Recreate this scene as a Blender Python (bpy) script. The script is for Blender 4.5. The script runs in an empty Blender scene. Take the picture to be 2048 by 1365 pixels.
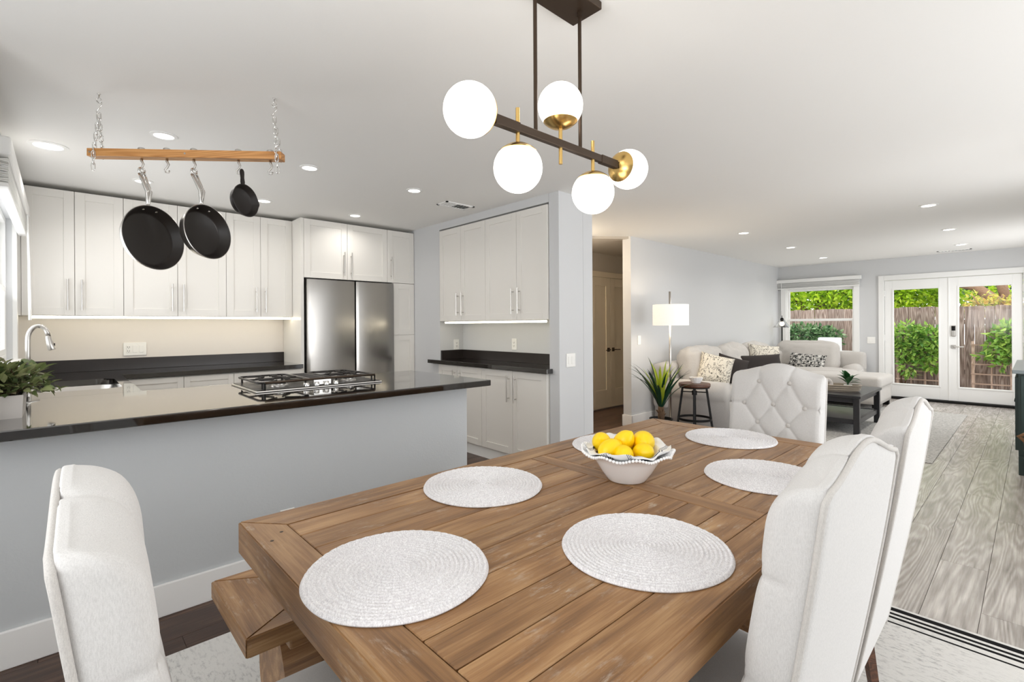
import bpy, bmesh, math, random
from mathutils import Vector, Matrix, noise
random.seed(7)
PI = math.pi
scene = bpy.context.scene
C = scene.collection
R = math.radians

# ------------------------------------------------------------------ camera
cam_d = bpy.data.cameras.new('camera')
cam_d.sensor_fit = 'HORIZONTAL'; cam_d.sensor_width = 36.0
cam_d.lens = 972.0 / 2048.0 * 36.0
cam_d.shift_y = -31.0 / 2048.0
cam_d.clip_start = 0.02
cam = bpy.data.objects.new('camera', cam_d); C.objects.link(cam)
cam.matrix_world = (Matrix.Translation((0, 0, 1.30)) @ Matrix.Rotation(R(47.1), 4, 'Z')
                    @ Matrix.Rotation(R(90), 4, 'X') @ Matrix.Rotation(R(-0.34), 4, 'Z'))
scene.camera = cam

# ------------------------------------------------------------------ world, exposure, daylight
w = bpy.data.worlds.new('sky'); scene.world = w; w.use_nodes = True
bg = w.node_tree.nodes['Background']
bg.inputs[0].default_value = (0.95, 0.975, 1.0, 1)      # even bright overcast
bg.inputs[1].default_value = 2.5
vs = scene.view_settings
vs.view_transform = 'Standard'; vs.look = 'None'; vs.gamma = 1.0; vs.use_curve_mapping = False
vs.exposure = 0.27

def area_light(name, loc, direction, sx, sy, watts, col=(1, 1, 1)):
    d = bpy.data.lights.new(name, 'AREA'); d.shape = 'RECTANGLE'; d.size = sx; d.size_y = sy
    d.energy = watts; d.color = col
    o = bpy.data.objects.new(name, d); C.objects.link(o)
    o.location = loc
    o.rotation_euler = Vector(direction).to_track_quat('-Z', 'Z').to_euler()
    return o
# daylight at the kitchen and dining glass, plus two added living room fills
# (light off the bright ground outside slants upward onto the ceilings)
area_light('daylight_dining_slider', (2.47, 2.7, 1.05), (-1, 0, 1.4), 2.9, 1.95, 56, (0.98, 0.99, 1.0))
area_light('daylight_dining_window', (-0.55, -1.37, 1.45), (0, 1, 1.7), 2.0, 1.2, 34, (0.98, 0.99, 1.0))
area_light('daylight_kitchen_window', (-4.15, -0.36, 1.58), (0, 1, 1.3), 1.4, 0.9, 10, (0.97, 0.98, 1.0))
area_light('fill_living_side', (0.55, 8.9, 1.3), (-1, 0, 0.4), 1.9, 1.5, 22, (0.98, 0.99, 1.0))  # added fill from an unseen side opening, lifts the living room ceiling
area_light('fill_living_side_near', (0.55, 5.15, 1.3), (-1, 0, 0.4), 1.1, 1.5, 15, (0.98, 0.99, 1.0))  # second added fill, at the nearer unseen opening
scene.cycles.diffuse_bounces = 8
scene.cycles.max_bounces = 16

# ------------------------------------------------------------------ materials
def srgb(r, g, b):
    def f(v):
        v /= 255.0
        return v / 12.92 if v <= 0.04045 else ((v + 0.055) / 1.055) ** 2.4
    return (f(r), f(g), f(b), 1.0)

def new_mat(name):
    m = bpy.data.materials.new(name); m.use_nodes = True
    nt = m.node_tree; b = nt.nodes['Principled BSDF']
    return m, nt, b
def N(nt, typ, **kw):
    n = nt.nodes.new(typ)
    for k, v in kw.items(): setattr(n, k, v)
    return n
def mathn(nt, op, a, b=None, c=None):
    n = nt.nodes.new('ShaderNodeMath'); n.operation = op
    for i, v in enumerate((a, b, c)):
        if v is None: continue
        if hasattr(v, 'links'): nt.links.new(v, n.inputs[i])
        else: n.inputs[i].default_value = v
    return n.outputs[0]
def mixc(nt, fac, a, b):
    n = nt.nodes.new('ShaderNodeMix'); n.data_type = 'RGBA'
    for i, v in ((0, fac), (6, a), (7, b)):
        if hasattr(v, 'links'): nt.links.new(v, n.inputs[i])
        else: n.inputs[i].default_value = v
    return n.outputs[2]
def ramp(nt, src, stops):
    n = nt.nodes.new('ShaderNodeValToRGB'); e = n.color_ramp.elements
    e[0].position, e[0].color = stops[0]; e[1].position, e[1].color = stops[-1]
    for p, c in stops[1:-1]:
        k = e.new(p); k.color = c
    nt.links.new(src, n.inputs[0]); return n.outputs[0]
def bumpn(nt, b, height, strength=0.3, dist=0.002):
    n = nt.nodes.new('ShaderNodeBump'); n.inputs['Strength'].default_value = strength
    n.inputs['Distance'].default_value = dist
    nt.links.new(height, n.inputs['Height']); nt.links.new(n.outputs[0], b.inputs['Normal'])
def coords(nt, scale=(1, 1, 1), rnd=0.0):
    tc = nt.nodes.new('ShaderNodeTexCoord'); mp = nt.nodes.new('ShaderNodeMapping')
    mp.inputs['Scale'].default_value = scale
    nt.links.new(tc.outputs['Object'], mp.inputs[0])
    out = mp.outputs[0]
    if rnd:
        oi = nt.nodes.new('ShaderNodeObjectInfo')
        cx = nt.nodes.new('ShaderNodeCombineXYZ')
        a = mathn(nt, 'MULTIPLY', oi.outputs['Random'], rnd)
        for i, k in enumerate((1.0, 2.7, 5.3)):
            nt.links.new(mathn(nt, 'MULTIPLY', a, k), cx.inputs[i])
        ad = nt.nodes.new('ShaderNodeVectorMath'); ad.operation = 'ADD'
        nt.links.new(out, ad.inputs[0]); nt.links.new(cx.outputs[0], ad.inputs[1]); out = ad.outputs[0]
    return out
def noise_tex(nt, vec, scale, detail=3, rough=0.5, dist=0.0):
    n = nt.nodes.new('ShaderNodeTexNoise'); n.inputs['Scale'].default_value = scale
    n.inputs['Detail'].default_value = detail; n.inputs['Roughness'].default_value = rough
    n.inputs['Distortion'].default_value = dist
    nt.links.new(vec, n.inputs['Vector']); return n.outputs['Fac']

def simple(name, col, rough=0.5, metal=0.0, bump=None, var=0.0, coat=0.0, ior=None, spec=None):
    m, nt, b = new_mat(name)
    b.inputs['Base Color'].default_value = col; b.inputs['Roughness'].default_value = rough
    b.inputs['Metallic'].default_value = metal; b.inputs['Coat Weight'].default_value = coat
    if ior: b.inputs['IOR'].default_value = ior
    if spec is not None: b.inputs['Specular IOR Level'].default_value = spec
    if bump or var:
        v = coords(nt)
        if bump:
            bumpn(nt, b, noise_tex(nt, v, bump[0], 4), bump[1], bump[2])
        if var:
            f = noise_tex(nt, v, 6.0, 4)
            d = (col[0] * (1 - var), col[1] * (1 - var), col[2] * (1 - var), 1)
            nt.links.new(mixc(nt, f, d, col), b.inputs['Base Color'])
    return m
def emit(name, col, strength):
    m, nt, b = new_mat(name)
    b.inputs['Base Color'].default_value = (0.9, 0.9, 0.9, 1)
    b.inputs['Emission Color'].default_value = col; b.inputs['Emission Strength'].default_value = strength
    return m

def wood(name, dark, mid, light, sc=1.0, rough=0.45, wear=None, bump=0.35, tone=0.25, rings=26.0, ringw=0.22):
    """grain runs along local Y of each piece; contour lines of a stretched noise give cathedral figures"""
    m, nt, b = new_mat(name)
    v = coords(nt, (1, 1, 1), 7.0)
    st = N(nt, 'ShaderNodeMapping'); st.inputs['Scale'].default_value = (5.5 * sc, 0.5 * sc, 5.5 * sc)
    nt.links.new(v, st.inputs[0])
    big = noise_tex(nt, st.outputs[0], 1.3, 2.5, 0.5, 0.3)
    ring = mathn(nt, 'ADD', mathn(nt, 'MULTIPLY', mathn(nt, 'SINE', mathn(nt, 'MULTIPLY', big, rings * 6.28)), 0.5), 0.5)
    st2 = N(nt, 'ShaderNodeMapping'); st2.inputs['Scale'].default_value = (110 * sc, 3.5 * sc, 110 * sc)
    nt.links.new(v, st2.inputs[0])
    fine = noise_tex(nt, st2.outputs[0], 2.0, 4, 0.65)
    st4 = N(nt, 'ShaderNodeMapping'); st4.inputs['Scale'].default_value = (16, 2.2, 16); nt.links.new(v, st4.inputs[0])
    mid_n = noise_tex(nt, st4.outputs[0], 1.2, 3, 0.55)
    f = mathn(nt, 'ADD', mathn(nt, 'MULTIPLY', mid_n, 0.50), mathn(nt, 'MULTIPLY', ring, ringw))
    f = mathn(nt, 'ADD', f, mathn(nt, 'MULTIPLY', fine, 0.42))
    o0 = 0.46 + ringw / 2
    c = ramp(nt, f, [(o0 - 0.24, dark), (o0, mid), (o0 + 0.22, light)])
    oi = N(nt, 'ShaderNodeObjectInfo')
    k = mathn(nt, 'ADD', mathn(nt, 'MULTIPLY', oi.outputs['Random'], 2 * tone), 1 - tone)
    hs = N(nt, 'ShaderNodeHueSaturation'); nt.links.new(k, hs.inputs['Value']); nt.links.new(c, hs.inputs['Color'])
    c = hs.outputs[0]
    if wear:
        wn = noise_tex(nt, v, 5.0, 5, 0.7)
        st3 = N(nt, 'ShaderNodeMapping'); st3.inputs['Scale'].default_value = (60, 14, 60); nt.links.new(v, st3.inputs[0])
        w2 = noise_tex(nt, st3.outputs[0], 1.5, 4, 0.7)
        wf = mathn(nt, 'MULTIPLY', ramp(nt, wn, [(0.5, (0, 0, 0, 1)), (0.66, (1, 1, 1, 1))]),
                   ramp(nt, w2, [(0.52, (0, 0, 0, 1)), (0.66, (1, 1, 1, 1))]))
        c = mixc(nt, mathn(nt, 'MULTIPLY', wf, wear[1]), c, wear[0])
    nt.links.new(c, b.inputs['Base Color'])
    b.inputs['Roughness'].default_value = rough
    bumpn(nt, b, mathn(nt, 'ADD', fine, mathn(nt, 'MULTIPLY', ring, 0.25)), bump, 0.0015)
    return m

def fabric(name, col, col2, scale=420, bump=0.4, rough=0.9):
    m, nt, b = new_mat(name)
    v = coords(nt)
    a = noise_tex(nt, v, scale, 2, 0.6)
    st = N(nt, 'ShaderNodeMapping'); st.inputs['Scale'].default_value = (1, 1, 0.25); nt.links.new(v, st.inputs[0])
    a2 = noise_tex(nt, st.outputs[0], scale * 0.7, 2, 0.5)
    f = mathn(nt, 'MULTIPLY', mathn(nt, 'ADD', a, a2), 0.5)
    nt.links.new(ramp(nt, f, [(0.36, col2), (0.62, col)]), b.inputs['Base Color'])
    b.inputs['Roughness'].default_value = rough; b.inputs['Specular IOR Level'].default_value = 0.15
    b.inputs['Sheen Weight'].default_value = 0.15
    bumpn(nt, b, f, bump, 0.001)
    return m

M = {}
M['wall'] = simple('wall_paint', srgb(208, 209, 210), 0.55, bump=(160, 0.18, 0.002), spec=0.35)
M['wall_pen'] = simple('peninsula_paint', srgb(198, 201, 203), 0.55, bump=(90, 0.35, 0.003), spec=0.3)
M['ceil'] = simple('ceiling_paint', srgb(238, 237, 234), 0.85, bump=(120, 0.1, 0.002))
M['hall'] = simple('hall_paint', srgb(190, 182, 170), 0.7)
M['white'] = simple('white_paint', srgb(240, 240, 238), 0.38)
M['cab'] = simple('cabinet_white', srgb(230, 227, 221), 0.33)
M['cabdark'] = simple('cabinet_gap', srgb(70, 62, 55), 0.8)
M['splash'] = simple('splash_panel', srgb(232, 226, 219), 0.45, bump=(60, 0.1, 0.001))
M['base'] = simple('baseboard_paint', srgb(244, 243, 241), 0.35)
M['halldoor'] = simple('hall_door_paint', srgb(224, 212, 190), 0.4)
M['steel'] = simple('brushed_steel', (0.62, 0.60, 0.57, 1), 0.28, 1.0)
M['chrome'] = simple('chrome', (0.78, 0.77, 0.75, 1), 0.14, 1.0)
M['nickel'] = simple('satin_nickel', (0.55, 0.53, 0.50, 1), 0.3, 1.0)
M['black'] = simple('black_metal', srgb(16, 14, 13), 0.55, 0.0, spec=0.25)
M['bronze'] = simple('bronze_metal', srgb(70, 56, 44), 0.42, 0.6)
M['gold'] = simple('brushed_gold', (0.72, 0.48, 0.17, 1), 0.27, 1.0)
M['castiron'] = simple('cast_iron', srgb(42, 38, 36), 0.45, 0.3, bump=(200, 0.2, 0.001))
M['nonstick'] = simple('nonstick', srgb(34, 29, 26), 0.36, 0.1)
M['outlet'] = simple('plastic_white', srgb(245, 244, 240), 0.3)
M['slot'] = simple('dark_slot', srgb(60, 58, 55), 0.6)
M['ceramic'] = simple('white_ceramic', srgb(251, 251, 251), 0.18)
M['lemon'] = simple('lemon_skin', srgb(255, 216, 6), 0.38, bump=(140, 0.35, 0.002))
M['lemontip'] = simple('lemon_tip', srgb(150, 150, 50), 0.6)
M['globe'] = emit('opal_glass_lit', (1.0, 0.93, 0.84, 1), 3.2)
M['led'] = emit('led_lens', (1.0, 0.95, 0.88, 1), 5.0)
M['ledstrip'] = emit('led_strip', (1.0, 0.90, 0.68, 1), 8.0)
M['shade'] = emit('lit_shade', (1.0, 0.93, 0.83, 1), 0.25)
M['bulb'] = emit('bulb', (1.0, 0.86, 0.62, 1), 4.0)
M['green'] = simple('dark_green_paint', srgb(38, 56, 52), 0.35)
M['greentop'] = simple('cabinet_top', srgb(120, 128, 130), 0.3)
M['blacktable'] = simple('black_wood', srgb(44, 44, 47), 0.32)
M['shelfgrey'] = simple('shelf_top', srgb(70, 75, 78), 0.3)
M['soil'] = simple('soil', srgb(52, 40, 32), 0.95, bump=(60, 0.8, 0.01))
M['trunk'] = simple('plant_trunk', srgb(92, 70, 50), 0.9, bump=(50, 0.8, 0.01))
M['concrete'] = simple('concrete', srgb(200, 196, 190), 0.9, var=0.15)
M['mulch'] = simple('mulch', srgb(128, 98, 78), 0.95, bump=(40, 1.0, 0.03), var=0.5)
M['bark'] = simple('bark', srgb(150, 118, 92), 0.9, bump=(25, 0.8, 0.02), var=0.3)
M['plantpot'] = simple('whitewash_planter', srgb(214, 208, 202), 0.5, var=0.15)
M['weave'] = simple('outdoor_white', srgb(246, 246, 246), 0.5)
M['wicker'] = simple('wicker', srgb(134, 96, 62), 0.7, bump=(90, 0.8, 0.006), var=0.4)
M['traywood'] = simple('whitewashed_wood', srgb(182, 170, 154), 0.7, var=0.35)
M['rackwood'] = wood('rack_wood', srgb(160, 108, 58), srgb(190, 134, 76), srgb(208, 156, 98), 0.8, 0.4, None, 0.15, 0.05)
M['table'] = wood('table_wood', srgb(92, 62, 36), srgb(144, 105, 66), srgb(184, 146, 102), 0.9, 0.40, (srgb(196, 186, 172), 0.55), 0.4, 0.10, 9.0, 0.12)
M['plank'] = wood('glare_floor_plank', srgb(120, 112, 105), srgb(164, 157, 150), srgb(206, 200, 194), 0.55, 0.26, None, 0.35, 0.06, 30.0, 0.15)  # pale grey holds the glare on the floor, painted into the boards
M['plankdark'] = wood('walnut_floor_plank', srgb(44, 28, 21), srgb(74, 52, 41), srgb(110, 82, 66), 0.75, 0.36, None, 0.3, 0.14, 12.0, 0.12)
M['stooltop'] = wood('stool_wood', srgb(52, 32, 22), srgb(82, 50, 34), srgb(110, 72, 48), 1.2, 0.4, None, 0.2, 0.05)
M['fence'] = wood('fence_wood', srgb(96, 78, 68), srgb(142, 122, 110), srgb(180, 164, 152), 0.5, 0.9, None, 0.6, 0.18)
M['lattice'] = wood('lattice_wood', srgb(150, 122, 104), srgb(186, 158, 138), srgb(210, 186, 168), 1.0, 0.9, None, 0.4, 0.1)
M['linen'] = fabric('chair_linen', srgb(217, 215, 213), srgb(201, 199, 197), 900, 0.3)
M['piping'] = fabric('chair_piping', srgb(208, 204, 199), srgb(190, 186, 182), 900, 0.3)
M['sofa'] = fabric('sofa_fabric', srgb(202, 198, 193), srgb(184, 180, 175), 500, 0.2)
M['darkpillow'] = simple('brown_velvet', srgb(46, 38, 35), 0.8, var=0.4)
M['mat'] = fabric('mat_cord', srgb(246, 245, 246), srgb(208, 205, 208), 420, 0.7)

# granite worktop
m, nt, b = new_mat('granite'); v = coords(nt)
f = noise_tex(nt, v, 260, 2, 0.7)
nt.links.new(ramp(nt, f, [(0.58, srgb(20, 17, 16)), (0.78, srgb(70, 60, 54))]), b.inputs['Base Color'])
b.inputs['Roughness'].default_value = 0.05; b.inputs['IOR'].default_value = 1.65
b.inputs['Coat Weight'].default_value = 0.6; b.inputs['Coat IOR'].default_value = 1.8; b.inputs['Coat Roughness'].default_value = 0.04
M['granite'] = m
M['honed'] = simple('honed_granite', srgb(44, 37, 34), 0.32, var=0.4)
# stainless fridge, brushed vertically
m, nt, b = new_mat('stainless'); v = coords(nt, (1, 140, 1.5))
b.inputs['Base Color'].default_value = (0.35, 0.335, 0.315, 1); b.inputs['Metallic'].default_value = 1.0
f = noise_tex(nt, v, 3.0, 3)
nt.links.new(mathn(nt, 'ADD', mathn(nt, 'MULTIPLY', f, 0.10), 0.17), b.inputs['Roughness'])
M['stainless'] = m
# clear glass (thin pane that lets light straight through)
def glass(name, refl=0.10, tint=(1, 1, 1, 1)):
    m = bpy.data.materials.new(name); m.use_nodes = True; nt = m.node_tree; nt.nodes.clear()
    out = N(nt, 'ShaderNodeOutputMaterial'); mx = N(nt, 'ShaderNodeMixShader')
    tr = N(nt, 'ShaderNodeBsdfTransparent'); gl = N(nt, 'ShaderNodeBsdfGlossy')
    tr.inputs[0].default_value = tint; gl.inputs['Roughness'].default_value = 0.03
    fr = N(nt, 'ShaderNodeFresnel'); fr.inputs[0].default_value = 1.45
    nt.links.new(mathn(nt, 'MULTIPLY', fr.outputs[0], refl * 10), mx.inputs[0])
    nt.links.new(tr.outputs[0], mx.inputs[1]); nt.links.new(gl.outputs[0], mx.inputs[2])
    nt.links.new(mx.outputs[0], out.inputs[0]); return m
M['pane'] = glass('window_pane', 0.035)
M['lampglass'] = glass('lamp_glass', 0.12, (0.86, 0.87, 0.88, 1))
# leaves: colour varies per leaf island or per object
def leafmat(name, cols, rough=0.45, island=True, trans=0.3):
    m, nt, b = new_mat(name)
    if island:
        g = N(nt, 'ShaderNodeNewGeometry'); src = g.outputs['Random Per Island']
    else:
        g = N(nt, 'ShaderNodeObjectInfo'); src = g.outputs['Random']
    c = ramp(nt, src, [(i / (len(cols) - 1), k) for i, k in enumerate(cols)])
    nt.links.new(c, b.inputs['Base Color']); b.inputs['Roughness'].default_value = rough
    if trans:
        t = N(nt, 'ShaderNodeBsdfTranslucent'); nt.links.new(c, t.inputs[0])
        mx = N(nt, 'ShaderNodeMixShader'); mx.inputs[0].default_value = trans
        out = [n for n in nt.nodes if n.type == 'OUTPUT_MATERIAL'][0]
        nt.links.new(b.outputs[0], mx.inputs[1]); nt.links.new(t.outputs[0], mx.inputs[2]); nt.links.new(mx.outputs[0], out.inputs[0])
    return m
M['treeleaf'] = leafmat('tree_leaves', [srgb(150, 190, 30), srgb(186, 222, 44), srgb(214, 232, 70), srgb(130, 170, 36)], 0.5, True, 0.5)
M['mapleleaf'] = leafmat('maple_leaves', [srgb(160, 185, 80), srgb(214, 204, 96), srgb(222, 184, 110), srgb(160, 180, 120)], 0.5, True, 0.4)
M['shrubleaf'] = leafmat('shrub_leaves', [srgb(76, 124, 44), srgb(130, 176, 70), srgb(184, 210, 100), srgb(96, 146, 58)], 0.4, True, 0.3)
M['hedgeleaf'] = leafmat('hedge_leaves', [srgb(40, 86, 44), srgb(84, 130, 70), srgb(150, 180, 130), srgb(54, 100, 50)], 0.3, True, 0.2)
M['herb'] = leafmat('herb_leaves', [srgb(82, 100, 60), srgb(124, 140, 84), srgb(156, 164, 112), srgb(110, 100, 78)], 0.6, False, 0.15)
M['yuccadark'] = leafmat('yucca_dark', [srgb(18, 52, 34), srgb(30, 70, 44)], 0.35, False, 0.1)
M['yuccalight'] = leafmat('yucca_light', [srgb(150, 176, 40), srgb(190, 204, 60)], 0.4, False, 0.2)
M['smallplant'] = leafmat('desk_plant', [srgb(30, 78, 40), srgb(58, 110, 60)], 0.35, False, 0.15)
# rug, off-white with faded flecks and black stripe bands at both ends and one block at the side
def rugmat(name, base, fleck, stripes):
    m, nt, b = new_mat(name); tc = N(nt, 'ShaderNodeTexCoord')
    sep = N(nt, 'ShaderNodeSeparateXYZ'); nt.links.new(tc.outputs['Object'], sep.inputs[0])
    st = N(nt, 'ShaderNodeMapping'); st.inputs['Scale'].default_value = (30, 70, 1); nt.links.new(tc.outputs['Object'], st.inputs[0])
    n1 = noise_tex(nt, st.outputs[0], 1.0, 4, 0.7); n2 = noise_tex(nt, tc.outputs['Object'], 2.5, 3)
    f = mathn(nt, 'MULTIPLY', ramp(nt, n1, [(0.50, (0, 0, 0, 1)), (0.70, (1, 1, 1, 1))]), ramp(nt, n2, [(0.35, (0.2, 0.2, 0.2, 1)), (0.65, (1, 1, 1, 1))]))
    c = mixc(nt, f, base, fleck)
    axes = {'x': sep.outputs[0], 'y': sep.outputs[1]}
    for ax, p, wd, lo, hi in stripes:
        o = axes['y' if ax == 'x' else 'x']
        k = mathn(nt, 'LESS_THAN', mathn(nt, 'ABSOLUTE', mathn(nt, 'SUBTRACT', axes[ax], p)), wd / 2)
        k = mathn(nt, 'MULTIPLY', k, mathn(nt, 'MULTIPLY', mathn(nt, 'GREATER_THAN', o, lo), mathn(nt, 'LESS_THAN', o, hi)))
        c = mixc(nt, k, c, srgb(30, 29, 30))
    nt.links.new(c, b.inputs['Base Color']); b.inputs['Roughness'].default_value = 0.95; b.inputs['Specular IOR Level'].default_value = 0.1
    bumpn(nt, b, noise_tex(nt, tc.outputs['Object'], 300, 2), 0.5, 0.002)
    return m
# printed pillow covers
def printmat(name, a, bcol, scale, thr):
    m, nt, b = new_mat(name); v = coords(nt)
    st = N(nt, 'ShaderNodeMapping'); st.inputs['Scale'].default_value = (scale, scale, scale * 0.6); nt.links.new(v, st.inputs[0])
    n1 = noise_tex(nt, st.outputs[0], 1.0, 3, 0.6, 1.5)
    k = mathn(nt, 'LESS_THAN', mathn(nt, 'ABSOLUTE', mathn(nt, 'SUBTRACT', n1, 0.5)), thr)
    nt.links.new(mixc(nt, k, a, bcol), b.inputs['Base Color']); b.inputs['Roughness'].default_value = 0.9; return m
M['printpillow'] = printmat('print_pillow', srgb(222, 216, 202), srgb(70, 64, 56), 16, 0.022)
m, nt, b = new_mat('crosshatch_pillow'); v = coords(nt)
st = N(nt, 'ShaderNodeMapping'); st.inputs['Scale'].default_value = (14, 1, 95); nt.links.new(v, st.inputs[0])
st2 = N(nt, 'ShaderNodeMapping'); st2.inputs['Scale'].default_value = (95, 1, 14); nt.links.new(v, st2.inputs[0])
k1 = mathn(nt, 'GREATER_THAN', noise_tex(nt, st.outputs[0], 1.0, 2), 0.56); k2 = mathn(nt, 'GREATER_THAN', noise_tex(nt, st2.outputs[0], 1.0, 2), 0.56)
nt.links.new(mixc(nt, mathn(nt, 'MAXIMUM', k1, k2), srgb(34, 34, 34), srgb(222, 220, 214)), b.inputs['Base Color']); b.inputs['Roughness'].default_value = 0.9
M['crosspillow'] = m
# napkin with dark blue stripe pairs
m, nt, b = new_mat('napkin'); tc = N(nt, 'ShaderNodeTexCoord'); sep = N(nt, 'ShaderNodeSeparateXYZ'); nt.links.new(tc.outputs['UV'], sep.inputs[0])
k = None
for p in (0.12, 0.15, 0.18, 0.5, 0.53, 0.56, 0.84, 0.87, 0.9):
    q = mathn(nt, 'LESS_THAN', mathn(nt, 'ABSOLUTE', mathn(nt, 'SUBTRACT', sep.outputs[0], p)), 0.006)
    k = q if k is None else mathn(nt, 'MAXIMUM', k, q)
nt.links.new(mixc(nt, k, srgb(240, 240, 240), srgb(62, 66, 84)), b.inputs['Base Color']); b.inputs['Roughness'].default_value = 0.9
M['napkin'] = m

# ------------------------------------------------------------------ mesh helpers
def obj(name, bm, mat, parent=None, smooth=False, loc=None, rot=None, kind=None):
    if isinstance(bm, bpy.types.Mesh): me = bm
    else:
        me = bpy.data.meshes.new(name); bm.normal_update(); bm.to_mesh(me); bm.free()
        me.materials.append(M[mat] if isinstance(mat, str) else mat)
        if smooth is True:
            me.polygons.foreach_set('use_smooth', [True] * len(me.polygons))
        elif smooth:
            me.polygons.foreach_set('use_smooth', [True] * len(me.polygons)); me.set_sharp_from_angle(angle=R(smooth))
    o = bpy.data.objects.new(name, me); C.objects.link(o)
    if parent: o.parent = parent
    if loc: o.location = loc
    if rot: o.rotation_euler = rot
    if kind: o['kind'] = kind
    return o
def tag(o, label, cat, group=None):
    o['label'] = label; o['category'] = cat
    if group: o['group'] = group
    return o
def thing(name, label, cat, loc=(0, 0, 0), rz=0.0, group=None):
    o = bpy.data.objects.new(name, None); C.objects.link(o); o.empty_display_size = 0.05
    o.location = loc; o.rotation_euler = (0, 0, rz)
    return tag(o, label, cat, group)
def struct(name, bm, mat, parent=None, smooth=False, label=None):
    o = obj(name, bm, mat, parent, smooth)
    if not parent: o['kind'] = 'structure'
    if label: o['label'] = label
    return o
def semp(name, loc=(0, 0, 0), rz=0.0, label=None):
    o = bpy.data.objects.new(name, None); C.objects.link(o); o.location = loc; o.rotation_euler = (0, 0, rz)
    o['kind'] = 'structure'; o.empty_display_size = 0.05
    if label: o['label'] = label
    return o
def copy_tree(o, parent=None, label=None, group=None):
    c = o.copy(); C.objects.link(c)
    if parent: c.parent = parent
    if label: c['label'] = label
    if group: c['group'] = group
    for ch in list(o.children): copy_tree(ch, c)
    return c
def bmn(): return bmesh.new()
def box(bm, x0, x1, y0, y1, z0, z1, bev=0.0, seg=2, mat=None):
    r = bmesh.ops.create_cube(bm, size=1.0); vs = r['verts']
    for v in vs:
        v.co = Vector(((x0 + x1) / 2 + v.co.x * (x1 - x0), (y0 + y1) / 2 + v.co.y * (y1 - y0), (z0 + z1) / 2 + v.co.z * (z1 - z0)))
    if bev:
        es = {e for v in vs for e in v.link_edges}
        bmesh.ops.bevel(bm, geom=list(es), offset=bev, segments=seg, affect='EDGES', profile=0.5)
    return bm
def B(x0, x1, y0, y1, z0, z1, bev=0.0, seg=2): return box(bmn(), x0, x1, y0, y1, z0, z1, bev, seg)
def frame_of(d):
    d = Vector(d).normalized(); a = Vector((0, 0, 1)) if abs(d.z) < 0.9 else Vector((1, 0, 0))
    u = d.cross(a).normalized(); return d, u, d.cross(u)
def tube(bm, pts, rad, n=10, closed=False, caps=True):
    pts = [Vector(p) for p in pts]; rings = []; L = len(pts)
    rads = rad if isinstance(rad, (list, tuple)) else [rad] * L
    u = None
    for i, p in enumerate(pts):
        if closed: d = pts[(i + 1) % L] - pts[i - 1]
        else: d = pts[min(i + 1, L - 1)] - pts[max(i - 1, 0)]
        d.normalize()
        if u is None: _, u, _ = frame_of(d)
        u = (u - d * u.dot(d)).normalized(); v = d.cross(u)
        rings.append([bm.verts.new(p + (u * math.cos(t) + v * math.sin(t)) * rads[i]) for t in [2 * PI * k / n for k in range(n)]])
    for i in range(L if closed else L - 1):
        a, b_ = rings[i], rings[(i + 1) % L]
        for k in range(n): bm.faces.new((a[k], a[(k + 1) % n], b_[(k + 1) % n], b_[k]))
    if caps and not closed:
        bm.faces.new(rings[0][::-1]); bm.faces.new(rings[-1])
    return bm
def lathe(bm, prof, n=32, closed=False, loc=(0, 0, 0), fn=None):
    """prof: (radius, z) list; r=0 points make poles"""
    rings = []; l = Vector(loc)
    for r, z in prof:
        if r < 1e-6: rings.append([bm.verts.new(l + Vector((0, 0, z)))])
        else:
            ring = []
            for k in range(n):
                t = 2 * PI * k / n; rr, zz = (r, z) if not fn else fn(r, z, t)
                ring.append(bm.verts.new(l + Vector((rr * math.cos(t), rr * math.sin(t), zz))))
            rings.append(ring)
    def join(a, b_):
        if len(a) == 1 and len(b_) == 1: return
        for k in range(n):
            k2 = (k + 1) % n
            if len(a) == 1: bm.faces.new((a[0], b_[k2], b_[k]))
            elif len(b_) == 1: bm.faces.new((a[k], a[k2], b_[0]))
            else: bm.faces.new((a[k], a[k2], b_[k2], b_[k]))
    for i in range(len(rings) - 1): join(rings[i], rings[i + 1])
    if closed: join(rings[-1], rings[0])
    bmesh.ops.recalc_face_normals(bm, faces=bm.faces)
    return bm
def cyl(bm, p0, p1, r, n=16, r1=None): return tube(bm, [p0, p1], [r, r if r1 is None else r1], n)
def prism(bm, poly, axis, a, b_):
    """poly of 2-D points extruded along axis ('x': poly=(y,z); 'y': (x,z); 'z': (x,y))"""
    def P3(p, t): return {'x': (t, p[0], p[1]), 'y': (p[0], t, p[1]), 'z': (p[0], p[1], t)}[axis]
    v0 = [bm.verts.new(P3(p, a)) for p in poly]; v1 = [bm.verts.new(P3(p, b_)) for p in poly]; n = len(poly)
    bm.faces.new(v0); bm.faces.new(v1[::-1])
    for i in range(n): bm.faces.new((v0[i], v0[(i + 1) % n], v1[(i + 1) % n], v1[i]))
    bmesh.ops.recalc_face_normals(bm, faces=bm.faces); return bm
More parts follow.
